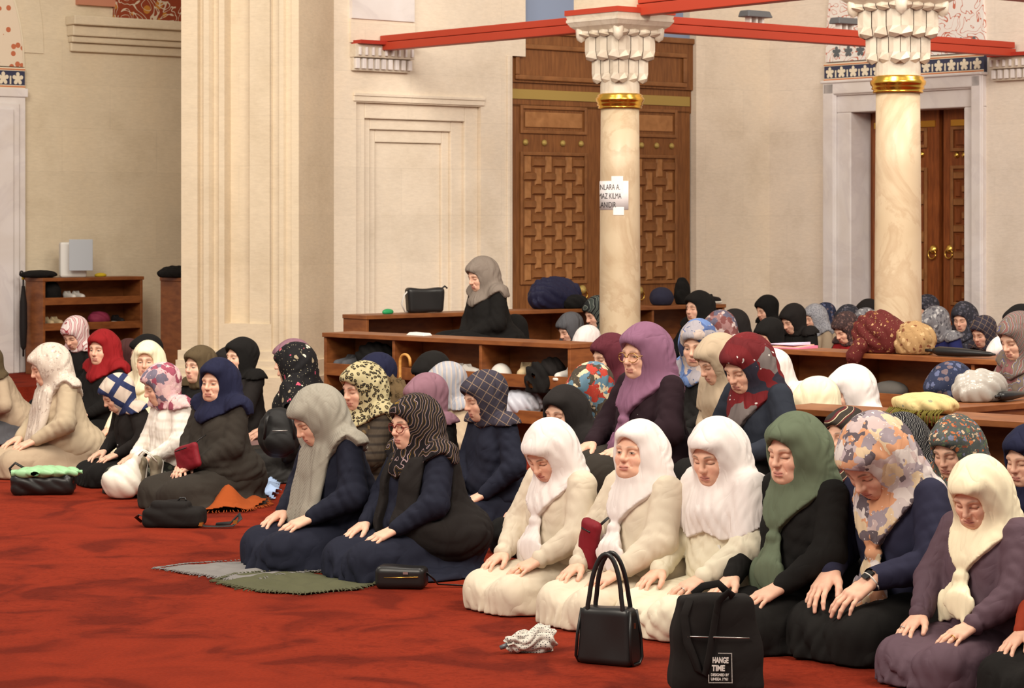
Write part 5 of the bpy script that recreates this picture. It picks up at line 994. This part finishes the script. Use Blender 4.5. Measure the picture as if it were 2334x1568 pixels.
# shawls spread on the carpet
def spread(name, label, cat, poly, mat, amp, seed, step=.014, z0=.004, freq=20, fringe=.0, fr_col=None):
    pts = np.array([G(*p)[:2] for p in poly]); c = pts.mean(0); o = thing(name, label, cat, (c[0],c[1],0)); pts = pts-c; lo, hi = pts.min(0)-.03, pts.max(0)+.03
    xs, ys = np.arange(lo[0],hi[0],step), np.arange(lo[1],hi[1],step); X, Y = np.meshgrid(xs, ys, indexing='ij')
    ins = np.zeros(X.shape, bool); n = len(pts); edge = np.full(X.shape, 9.0)
    Xw = X+.012*np.sin(31*Y+seed); Yw = Y+.012*np.sin(27*X+seed)
    for i in range(n):
        (x0,y0),(x1,y1) = pts[i], pts[(i+1)%n]; cr = ((y0 > Yw) != (y1 > Yw)) & (Xw < (x1-x0)*(Yw-y0)/((y1-y0) or 1e-9)+x0); ins ^= cr
        d_ = np.array([x1-x0,y1-y0]); L = max(d_@d_,1e-9); tt_ = np.clip(((X-x0)*d_[0]+(Y-y0)*d_[1])/L,0,1); edge = np.minimum(edge, np.hypot(X-x0-tt_*d_[0], Y-y0-tt_*d_[1]))
    p = np.random.RandomState(seed).rand(6)*6; z = np.abs(np.sin(freq*X+2.2*np.sin(.4*freq*Y+p[0])+p[1]))**2*.5+np.abs(np.sin(freq*.8*Y+2*np.sin(.5*freq*X+p[2])+p[3]))**2*.5
    bodyz = z0+amp*z*np.clip(edge*6,.25,1)
    ids = -np.ones(X.shape, int); ids[ins] = np.arange(ins.sum()); vv = np.stack([X[ins],Y[ins],bodyz[ins]],1); a,b_,c_,d2 = ids[:-1,:-1],ids[1:,:-1],ids[1:,1:],ids[:-1,1:]; ok = (a>=0)&(b_>=0)&(c_>=0)&(d2>=0); f = np.stack([a[ok],b_[ok],c_[ok],d2[ok]],1)
    m_ = link('cloth', npmesh('cloth', vv, f), mat, o); md = m_.modifiers.new('thickness', 'SOLIDIFY'); md.thickness = .004; md.offset = 1
    if fringe:
        w = MB(); rs = np.random.RandomState(seed)
        for i in range(n):
            (x0,y0),(x1,y1) = pts[i], pts[(i+1)%n]; L = math.hypot(x1-x0,y1-y0); k = int(L/.022)
            for j in range(k):
                t_ = (j+rs.rand()*.6)/k; x, y = x0+(x1-x0)*t_, y0+(y1-y0)*t_; r = math.hypot(x,y) or 1; q_ = fringe*(.6+.6*rs.rand()); w.tube([(x*.97,y*.97,z0+.012),(x+x/r*q_*.6,y+y/r*q_*.6,z0+.010),(x+x/r*q_+rs.randn()*.006,y+y/r*q_+rs.randn()*.006,z0+.004)], .0028, 4)
        w.build('fringe', fr_col or mat, o)['kind'] = 'stuff'
    return o
spread('shawl', 'grey fringed shawl spread on the carpet under a kneeling woman', 'shawl', [(356,1300),(430,1290),(560,1282),(760,1296),(770,1304),(650,1312),(585,1326),(520,1326),(440,1312)], cloth('grey_shawl', S_(124,120,118), .9, .1, .4), .016, 3, fringe=.03)
spread('shawl', 'olive green shawl spread in front of the kneeling pair', 'shawl', [(486,1330),(540,1312),(680,1303),(800,1324),(862,1334),(815,1346),(690,1358),(575,1350)], cloth('olive_shawl', S_(84,84,62), .9, .1, .4), .022, 5, fringe=.03)
spread('shawl', 'rust orange fringed shawl heaped on the carpet', 'shawl', [(424,1160),(440,1138),(520,1128),(600,1134),(612,1154),(560,1168),(470,1171)], cloth('rust_shawl', S_(150,70,28), .9, .12, .6), .17, 9, .018, freq=9, fringe=.03)
spread('cloth_item', 'pale blue crumpled cloth beside the orange shawl', 'cloth', [(590,1128),(600,1096),(632,1092),(640,1120),(622,1144)], cloth('blue_cloth', S_(168,190,226), .8, .06, .5), .12, 4, .016, freq=16)
# plastic carrier bag and the grey sneakers beside it
wb_ = thing('plastic_bag', 'white plastic carrier bag standing on the carpet, far left', 'plastic bag', G(278,1136), 0)
pl = new_mat('white_polythene', .35, srgb(228,220,206), spec=.4)[0]
blob('bag', lambda q: un(ell(q, (0,0,.10), (.13,.11,.115)), cap(q, (.02,0,.15), (.12,.02,.29), .06, .018), .05)-.024*crs(q, 3, (24,26,20))+.008+np.maximum(.004-q[2],0)*4, (-.17,-.15,0), (.19,.15,.34), .009, pl, wb_)
for s_ in (-1,1): MB().tube([(.11,.02*s_,.28),(.14,.03*s_,.31),(.19,.03*s_,.28),(.23,.03*s_,.24)], .010, 6, .4).build('handle', pl, wb_)
def shoe(label, loc, rz, upper, sole, group='shoes left on shelves and floor', tilt=(0,0), s=1.0):
    o = thing('shoe', label, 'shoe', loc, rz, group, s); o.rotation_euler = (math.radians(tilt[0]), math.radians(tilt[1]), math.radians(rz))
    if 'shoe' not in CACHE:
        g = Grid((-.15,-.06,-.01), (.15,.06,.13), .007); q = (g.X,g.Y,g.Z)
        u_ = un(cap(q, (-.085,0,.045), (.085,0,.028), .042, .034, .95), cap(q, (-.09,0,.06), (-.07,0,.085), .040, .036), .03); u_ = cut(u_, cap(q, (-.085,0,.115), (-.03,0,.095), .030, .026), .008); u_ = np.maximum(u_, .018-g.Z)
        s_ = np.maximum(cap(q, (-.088,0,.015), (.092,0,.015), .044, .040, .95)+0*g.Z, np.abs(g.Z-.012)-.012); CACHE['shoe'] = [npmesh('upper', *nets(u_.astype(np.float32), g)), npmesh('sole', *nets(s_.astype(np.float32), g))]
    for nm, me, m_ in zip(('upper','sole'), CACHE['shoe'], (upper, sole)):
        if not me.materials: me.materials.append(None)
        k = link(nm, me, None, o); k.material_slots[0].link = 'OBJECT'; k.material_slots[0].material = m_
    return o
gy = cloth('grey_mesh_shoe', S_(128,118,100), .9, .1, .2); ws = new_mat('white_rubber', .6, srgb(226,220,208))[0]; dk = cloth('dark_shoe', S_(34,30,30), .7, .1, .2); tn = cloth('tan_shoe', S_(190,168,132), .8, .1, .2); pk = cloth('pink_shoe', S_(140,50,76), .7, .2, .2); wt = cloth('white_shoe', S_(214,208,200), .7, .05, .2)
for k, (px, lab) in enumerate(((323,'grey sneaker stood on its toe, nearer the white carrier bag'), (358,'grey sneaker stood on its toe, away from the carrier bag'))): 
    o = shoe(lab, G(px,1134)+Vector((0,0,.135)), -100, gy, ws, tilt=(0,72), s=.95)
# dark bag with a green plastic sheet
db = thing('shoulder_bag', 'slouched black bag under a green plastic sheet, far left', 'handbag', G(98,1126), 4)
blob('body', lambda q: rb(sh(q,0,0,.070), .205, .10, .070, .05)-.018*crs(q, 8, (18,20,30))+.006+.04*np.clip(q[0]+.02,0,1)*np.clip(q[2],0,.2)*4, (-.25,-.14,-.01), (.25,.14,.20), .009, M['black'], db)
MB().tube([(-.19,0,.09),(-.215,0,.17),(-.18,0,.205),(-.12,0,.17)], .018, 8, .5).build('handle', M['black'], db)
gs = thing('plastic_sheet', 'pale green plastic bag crumpled over the black bag', 'plastic bag', G(98,1126)+Vector((.02,-.02,.135)), 4)
blob('sheet', lambda q: (ell(q, (0,0,.012), (.19,.10,.032))-.020*crs(q, 6, (22,34,10))+.004+.10*np.clip(q[0],0,1)*np.clip(q[2]+.03,0,1)*3), (-.22,-.12,-.04), (.24,.12,.08), .008, new_mat('green_polythene', .35, srgb(150,196,148), spec=.4)[0], gs)
# pouches worn by two women
def pouch(label, i, loc, w_, h_, tiltdeg):
    ro = PP[i]; yw = ro.rotation_euler.z; p = ro.location+Matrix.Rotation(yw,3,'Z')@(Vector(loc)*ro.scale.x); rz = math.degrees(yw)+90; o = thing('pouch', label, 'pouch', p, rz); o.rotation_euler = (0, math.radians(tiltdeg), math.radians(rz))
    blob('body', lambda q: rb((q[0],q[1]*(1.0+8*np.abs(q[0])*np.abs(q[0])/w_),q[2]), w_/2, .030, h_/2, .026)-.006*crs(q, 5, (26,20,34))+.003, (-w_*.7,-.06,-h_*.65), (w_*.7,.06,h_*.65), .006, burg, o); MB().tube([(-w_*.26,-.031,h_*.30),(w_*.26,-.031,h_*.30)], .004, 6).build('zip', M['black'], o)
    MB().tube([(w_*.30,.02,h_*.45),(w_*.38,.05,h_*.60),(w_*.45,.09,h_*.72)], .012, 8, .3).build('strap', M['black'], o); return o
pouch('burgundy zipped pouch hanging beside the white scarf tails', 1, (.255,-.125,.345), .115, .22, 14)
pr = pouch('red waist pouch held on the charcoal coat', 25, (.305,.045,.31), .22, .16, -16); MB().lathe([(0,0),(.016,0),(.016,.003),(0,.003)], 12).build('emblem', wht, pr).rotation_euler = (PI/2,0,0); pr.children[-1].location = (.03,-.038,.0)
# backpack worn by the woman seen from behind
rough_black = new_mat('dull_black_leather', .6, srgb(24,22,22), spec=.3)[0]
wbp = thing('backpack', 'small black leather backpack behind the rose-print scarf woman', 'backpack', P(635,1040,16.0), 10)
blob('body', lambda q: un(un(ell(q, (0,0,.13), (.135,.085,.14)), ell(q, (0,.01,.22), (.095,.07,.10)), .05), ell(q, (0,-.07,.10), (.10,.05,.085)), .012)-.006*crs(q, 4, (20,24,30)), (-.17,-.15,-.02), (.17,.12,.36), .010, rough_black, wbp)
for sx in (-1,1): MB().tube([(sx*.07,-.06,.30),(sx*.09,-.09,.24),(sx*.10,-.085,.12)], .012, 8, .3).build('strap', M['black'], wbp)
MB().tube([(-.05,-.115,.18),(.05,-.115,.18)], .004, 6).build('zip', silver, wbp)

# ---- things on the shelves
def on(fr, px, n, z): return Vector(fr.w(fr.A(px, n), n, z))
def ang(fr): return math.degrees(math.atan2(fr.e[1], fr.e[0]))
def lump(name, label, cat, fr, px, n, z, w_, d_, h_, mat, rz=0, seed=1, amp=.012, h=.010, part='body', flat=0.0):
    o = thing(name, label, cat, on(fr,px,n,z), ang(fr)+rz)
    blob(part, lambda q: np.maximum(ell(q, (0,0,h_*.42), (w_/2,d_/2,h_*.60))-amp*crs(q, seed, (30,36,26)), .002-q[2]), (-w_*.62,-d_*.65,-.01), (w_*.62,d_*.65,h_*1.2), h, mat, o); return o
aA = ang(frA); tA = (.60,.33,.06)
shoe('grey and white sneaker in the first bay of the long shelf, outer one', on(frA,786,-.14,.60), aA-90, cloth('slate_shoe', S_(86,86,90), .8, .1, .2), ws); shoe('grey and white sneaker in the first bay of the long shelf, inner one', on(frA,806,-.14,.60), aA-96, bpy.data.materials['slate_shoe'], ws)
lump('fur_collar', 'dark furry collar stuffed in the first bay of long shelf', 'garment', frA, 858, -.16, .60, .34, .22, .20, K['black'], 0, 3, .03)
shoe('black shoe on the lower tier of the long shelf', on(frA,768,-.12,.33), aA-80, dk, dk)
cn = thing('walking_cane', 'light wooden cane with a curved handle leaning on the shelf', 'cane', on(frA,912,.10,0), aA)
MB().tube([(0,0,0),(0,0,.30),(0.0,-.0,.66)]+[(.055-.055*math.cos(t_), 0, .69+.055*math.sin(t_)) for t_ in np.linspace(0, PI, 10)]+[(.11,0,.655)], .012, 10).build('stick', wood('cane_wood', srgb(186,126,56), srgb(214,160,88), (2,2,8)), cn)
for k, px in enumerate((1026,1050,1076)): shoe(('white sandal in the middle bay, leftmost of three','white sandal in the middle bay, centre of three','white sandal in the middle bay, rightmost of three')[k], on(frA,px,-.14,.60), aA-70+30*k, wt, ws, s=.8)
cp = thing('baseball_cap', 'white baseball cap with a red mark in the third bay', 'cap', on(frA,1142,-.12,.60), aA+150)
blob('crown', lambda q: np.maximum(ell(q, (0,0,.0), (.10,.085,.10)), .002-q[2]), (-.12,-.11,-.01), (.12,.11,.12), .008, wt, cp); blob('peak', lambda q: np.maximum(ell(q, (.12,0,.0), (.09,.08,.018)), -q[2]), (.02,-.1,-.01), (.24,.1,.03), .007, wt, cp)
shoe('tan furry boot in the third bay of the long shelf', on(frA,1195,-.14,.60), aA-60, tn, tn, s=1.15); lump('black_bag', 'limp black bag hanging over the rail of the third bay', 'bag', frA, 1226, .005, .50, .20, .09, .20, K['black'], 0, 5, .02); lump('black_garment', 'black bundle beside the tan boot in the third bay', 'garment', frA, 1258, -.15, .60, .20, .18, .15, K['black2'], 0, 6, .02)
shoe('cream shoe at the right end of the third bay', on(frA,1290,-.12,.60), aA-90, wt, ws)
lump('plastic_bag', 'white plastic bag with a blue knot on the lower tier', 'plastic bag', frA, 1188, -.10, .33, .34, .22, .17, new_mat('grey_polythene', .35, srgb(196,198,208), spec=.4)[0], 0, 8, .025)
pw = thing('paper_packet', 'flat white paper packet on top of the long shelf', 'paper', on(frA,955,-.18,SH), aA); MB().hexa([(-.10,-.05,0),(.10,-.05,0),(.10,.05,0),(-.10,.05,0),(-.07,-.04,.025),(.09,-.04,.02),(.09,.04,.02),(-.07,.04,.025)]).build('packet', wht, pw, bevel=.004)
zB = .97
hb2 = thing('handbag', 'black handbag with a looped strap on the low back shelf', 'handbag', on(frB,968,-.17,zB), ang(frB)-20); blob('body', lambda q: rb((q[0]/(1+.25*np.clip(q[2]-.1,-.1,.2)),q[1],q[2]-.11), .165, .06, .11, .03)+.006*np.sin(20*q[0]+8*q[2]), (-.22,-.1,-.01), (.22,.1,.26), .010, M['black'], hb2); MB().tube([(-.15,-.02,.21),(-.20,-.03,.16),(-.225,-.03,.08),(-.19,-.02,.012),(-.16,0,.01)], .012, 8, .5).build('strap', wt, hb2); MB().tube([(.14,0,.20),(.19,0,.235),(.21,0,.215)], .014, 8, .6).build('flap_corner', M['black'], hb2)
lump('green_pouch', 'small green plastic pouch on the low back shelf', 'pouch', frB, 884, -.12, zB, .11, .06, .045, new_mat('green_plastic', .4, srgb(40,150,90))[0], 0, 2, .004, .006)
lump('duffel_bag', 'large navy duffel bag on the low back shelf', 'bag', frB, 1262, -.17, zB, .56, .26, .27, cloth('navy_nylon', S_(34,34,58), .6, .1, .4), 0, 4, .03, .012); lump('black_scarf_bundle', 'black scarf bundle against the navy duffel bag', 'garment', frB, 1312, -.04, zB, .26, .12, .12, K['black'], 0, 7, .02)
lump('navy_cap', 'navy cap resting on the low back shelf right of column', 'cap', frB, 1508, -.17, zB, .24, .22, .17, cloth('navy_cap_cloth', S_(44,44,62), .8, .1, .2), 0, 9, .006); lump('black_bag', 'black bag standing behind the navy cap', 'bag', frB, 1556, -.20, zB, .17, .12, .25, K['black'], 0, 11, .012)
shoe('black shoe on the low back shelf right of the column', on(frB,1625,-.17,zB), ang(frB)+10, dk, ws)
# shelf C
pp = thing('paper_stack', 'pink and lilac papers lying open on the right shelf', 'papers', on(frC,1800,-.17,SH), ang(frC)); 
for k, (c_, zz, r_) in enumerate(((srgb(232,130,160),.006,0),(srgb(240,176,150),.012,.12),(srgb(226,200,226),.030,-.05))):
    o = MB().hexa([(-.17,-.11,zz-.005),(.17,-.11,zz-.005),(.17,.11,zz-.005),(-.17,.11,zz-.005),(-.17,-.11,zz),(.17,-.11,zz+.002),(.17,.11,zz+.015),(-.17,.11,zz)]).build('sheet', new_mat('paper_%d' % k, .7, c_)[0], pp); o.rotation_euler = (0,0,r_); o.scale = (1-.15*k,1-.1*k,1)
lump('scarf_bundle', 'dark red spotted scarf heaped on the right shelf', 'scarf', frC, 2006, -.13, SH, .42, .26, .27, floral('red_gold_spots', S_(92,34,32), [S_(140,96,52), S_(180,140,100)], 30, .26, 3, .6, S_(190,160,120)), 0, 5, .022, .010); lump('scarf_bundle', 'beige flowered scarf heaped beside the dark red one', 'scarf', frC, 2084, -.16, SH, .28, .22, .22, floral('beige_spots', S_(168,134,92), [S_(120,74,50), S_(196,164,120)], 26, .34, 5, .8, S_(120,80,50)), 0, 8, .022, .010)
sb_ = [o for o in COL.objects if o.name.startswith('scarf_bundle')][0]
blob('hanging_end', lambda q: un(cap(q, (-.06,-.13,.05), (-.10,-.165,-.02), .06, .05, 1.0, .9), cap(q, (-.10,-.165,-.02), (-.11,-.17,-.10), .05, .02, .5), .02)-.008*crs(q, 3, (40,10,14)), (-.24,-.26,-.14), (.06,-.02,.14), .009, bpy.data.materials['red_gold_spots'], sb_)
def long_umbrella(label, a_, b_, r, name='umbrella', hook=True):
    o = thing(name, label, 'umbrella', a_); v_ = Vector(b_)-Vector(a_); L = v_.length; o.rotation_euler = v_.to_track_quat('X','Z').to_euler()
    MB().tube([(L*.12,0,0),(L*.2,0,0),(L*.5,0,0),(L*.92,0,0),(L,0,0)], [r*.6,r,r*.95,r*.5,r*.2], 9, .9).build('canopy', M['black'], o); MB().tube([(0,0,0),(L*.14,0,0)], r*.32, 8).build('shaft', M['black'], o); return o
ub = long_umbrella('folded black umbrella lying on the right shelf', on(frC,2110,-.10,SH+.035), on(frC,2268,-.08,SH+.03), .036)
lump('flat_cap', 'grey flat cap in the middle of the right shelf', 'cap', frC, 2030, -.12, .58, .26, .20, .11, cloth('grey_felt', S_(88,84,80), .9, .1, .2), 0, 2, .006)
# shelves D and E
fsf = lump('folded_scarf', 'folded pale yellow scarf with green fringe on nearest shelf', 'scarf', frD, 2110, -.14, .80, .35, .24, .105, floral('yellow_scarf', S_(214,190,134), [S_(196,172,120), S_(150,146,120)], 20, .25, 2, .3, S_(206,182,130)), 0, 3, .012, .008)
w = MB(); rs = np.random.RandomState(4)
for k in range(26):
    x = -.16+k*.0125; w.tube([(x,.10,.03),(x+rs.randn()*.006,.150,.012),(x+rs.randn()*.01,.158,-.02-.03*rs.rand())], .005, 5)
k_ = w.build('fringe', cloth('green_fringe', S_(104,94,40), .9, .1, .2), fsf); k_.rotation_euler = (0,0,PI); k_['kind'] = 'stuff'
lump('plastic_bag', 'clear knotted plastic bag on the shelf behind yellow scarf', 'plastic bag', frE, 2232, -.22, .80, .32, .22, .15, new_mat('clear_polythene', .25, srgb(176,170,162), spec=.5)[0], 0, 6, .03, .008); 
kt = [o for o in COL.objects if o.name.startswith('plastic_bag')][-1]
w = MB()
for k in range(9): a = k*.7; w.tube([(0,0,.10),(.06*math.cos(a),-.03+.04*math.sin(a),.10+.02*math.sin(2*a)),(.13*math.cos(a),-.06+.06*math.sin(a),.05)], [.012,.009,.004], 6)
w.build('knot', wht, kt)
ub2 = long_umbrella('short black folding umbrella at the end of shelf top', on(frE,2270,-.06,.835), on(frE,2340,-.14,.83), .03)
# shelves F and G
sp = thing('loudspeaker', 'pale grey box loudspeaker on the tall left shelf', 'speaker', on(frF,166,-.17,zF), ang(frF)-25)
MB().box(-.135,.135,-.10,.12,0,.36).build('cabinet', M['white'], sp, bevel=.02); MB().box(-.115,.125,-.108,-.10,.02,.34).build('grille', new_mat('pale_grille', .6, srgb(176,182,188))[0], sp, bevel=.004); MB().lathe([(0,0),(.018,0),(.018,.004),(0,.004)], 14).build('badge', M['black'], sp).rotation_euler = (PI/2,0,0); sp.children[-1].location = (.06,-.108,.05)
lump('folded_jacket', 'dark folded jacket on the left end of the tall shelf', 'garment', frF, 88, -.17, zF, .36, .24, .075, K['black'], 0, 3, .01); lump('yellow_packet', 'yellow packet beside the grey loudspeaker', 'packet', frF, 229, -.12, zF, .13, .07, .04, new_mat('yellow_plastic', .5, srgb(206,180,40))[0], 0, 2, .003, .006)
lump('black_jacket', 'black jacket bundled on the tall shelf by the pier', 'garment', frG, 400, -.20, zG, .34, .26, .10, K['black'], 0, 6, .02)
hu = thing('hanging_umbrella', 'long black umbrella hooked on the end of tall shelf', 'umbrella', Vector(frF.w(-.06,-.30,0)), ang(frF)+90); hz = zF
MB().tube([(0,0,.46),(0,0,.50),(0,0,.70),(0,0,.95),(0,0,1.12)], [.006,.030,.040,.036,.016], 9).build('canopy', dk, hu); MB().tube([(0,0,.40),(0,0,1.12),(0,0,hz+.03)]+[(.035-.035*math.cos(t_),.0,hz+.03+.035*math.sin(t_)) for t_ in np.linspace(.2, PI, 7)], .010, 8).build('handle', M['black'], hu); MB().lathe([(.013,0),(.017,0),(.017,.03),(.013,.03)], 10, (0,0,hz-.02)).build('band', bpy.data.materials['yellow_plastic'], hu)
aF = ang(frF)
for lab, px, z_, m_ in (('white shoe on the top tier of tall left shelf, left one',160,.98,wt), ('white shoe on the top tier of tall left shelf, right one',180,.98,wt), ('beige shoe on the second tier of tall left shelf, left one',110,.72,tn), ('beige shoe on the second tier of tall left shelf, right one',130,.72,tn), ('black shoe on the second tier of tall left shelf',270,.72,dk)): shoe(lab, on(frF,px,-.14,z_), aF-90, m_, ws, s=.85)
lump('dark_bag', 'dark bag on the top tier of the tall left shelf', 'bag', frF, 118, -.16, .98, .18, .18, .17, K['black'], 0, 5, .015); lump('pink_bag', 'crimson pink bag on the second tier of tall left shelf', 'bag', frF, 225, -.16, .72, .22, .18, .12, pk, 0, 7, .015)

# ------------------------------------------------------------------ what individual worshippers wear
def hframe(o): return np.array(o['rh']).reshape(3,3), np.array(o['hc'])
def glasses(i, mat, r=.0245):
    o = PP[i]; R_, c_ = hframe(o); c_ = c_+R_@np.array([.008,0,-.006])
    w = MB(); T_ = lambda p: tuple(R_@(np.array(p)*1.05)+c_)
    for s_ in (-1,1):
        w.tube([T_((.101-.010*abs(math.cos(t_)*.9+s_*.0)*(.5+.5*math.cos(t_)*s_) , s_*.033+r*1.12*math.cos(t_), -.002+r*.86*math.sin(t_))) for t_ in np.linspace(0,2*PI,20)], .0023, 6)
        w.tube([T_((.094,s_*.059,.002)), T_((.06,s_*.068,.003)), T_((.0,s_*.070,.0))], .0020, 5)
    w.tube([T_((.104,-.009,.003)), T_((.108,0,.005)), T_((.104,.009,.003))], .0022, 5); w.build('glasses', mat, o)
glasses(8, new_mat('red_frame', .35, srgb(120,30,26))[0]); glasses(9, new_mat('gold_frame', .3, srgb(190,150,90), .9)[0], .026)
def wrist(o, side):
    a = np.array(o['wl' if side > 0 else 'wr']); return a[:9].reshape(3,3), a[9:12], a[12:15]
R_, W_, D_ = wrist(PP[4], 1); w = MB(); c_ = W_+R_[:,0]*.012
w.tube([tuple(c_+R_[:,1]*.033*math.cos(t_)+R_[:,2]*.027*math.sin(t_)) for t_ in np.linspace(0,2*PI,18)], .011, 6, .25, up=tuple(R_[:,0])); wst = w.build('watch_strap', wt, PP[4])
w = MB(); cc = c_+R_[:,2]*.029; w.hexa([tuple(cc+R_[:,0]*a*.020+R_[:,1]*b_*.017+R_[:,2]*z_) for z_ in (-.004,.005) for a,b_ in ((-1,-1),(1,-1),(1,1),(-1,1))]); w.build('watch_face', M['black'], wst, bevel=.003)
def ring_on(i, side, mat):
    R2, W2_, _ = wrist(PP[i], side); k = 1.13; p = W2_+R2@(np.array([.108, (-1 if side > 0 else 1)*-.012, .006])*k); MB().tube([tuple(p+R2[:,1]*.0115*math.cos(t_)+R2[:,2]*.0115*math.sin(t_)) for t_ in np.linspace(0,2*PI,12)], .0022, 5).build('finger_ring', mat, PP[i])
ring_on(0, 1, M['brass']); ring_on(5, 1, M['brass']); ring_on(5, -1, silver); ring_on(2, 1, silver)
# fur hood of the leopard-scarfed woman
o = PP[18]; Rt_ = np.array(o['torso']).reshape(3,3); hp_ = np.array(o['hip']); g = Grid((-.40,-.32,.36), (.20,.32,.92), .013); t_ = g.frame(Rt_, hp_)
fu = cap(t_, (-.14,.13,.42), (-.17,0,.50), .085, .105); fu = un(fu, cap(t_, (-.14,-.13,.42), (-.17,0,.50), .085, .105), .04); fu = un(fu, cap((t_[0],np.abs(t_[1]),t_[2]), (-.12,.14,.42), (.05,.13,.33), .075, .050), .04)
fu = fu-.016*np.sin(95*t_[0]+40*t_[2])*np.sin(85*t_[1]+60*t_[2])-.010*np.sin(150*t_[2]+70*t_[1]); v, f = nets(fu.astype(np.float32), g); link('fur_hood', npmesh('fur_hood', v, f), cloth('brown_fur', S_(92,74,50), .95, .35, .9, .3), o)
# badge sticker, coat buttons and brooch
def chest_item(i, y, z, build, name, mat, out=.0):
    o = PP[i]; Rt_ = np.array(o['torso']).reshape(3,3); hp_ = np.array(o['hip']); ob = build().build(name, mat, [c for c in o.children if c.name.startswith('coat')][0]); ob.matrix_local = Matrix(((*Rt_[0], (hp_+Rt_@np.array([out,y,z]))[0]), (*Rt_[1], (hp_+Rt_@np.array([out,y,z]))[1]), (*Rt_[2], (hp_+Rt_@np.array([out,y,z]))[2]), (0,0,0,1)))
but = new_mat('button', .4, srgb(196,190,178))[0]
def button(r=.009): return MB().tube([(0,0,0),(.006,0,0)], r, 10)
for z_ in (.20,.12,.05): chest_item(23, .0, z_, button, 'button', silver, .178)
chest_item(3, .01, .06, lambda: button(.012), 'button', M['black'], .212); chest_item(2, .01, .16, button, 'button', but, .150)
chest_item(2, .085, .17, lambda: MB().box(0,.003,-.016,.016,-.040,.040), 'badge', wht, .142)
chest_item(9, .075, .26, lambda: MB().tube([(0,0,-.035),(.004,.0,0),(0,.003,.03)], [.004,.012,.008], 8), 'brooch', silver, .142)
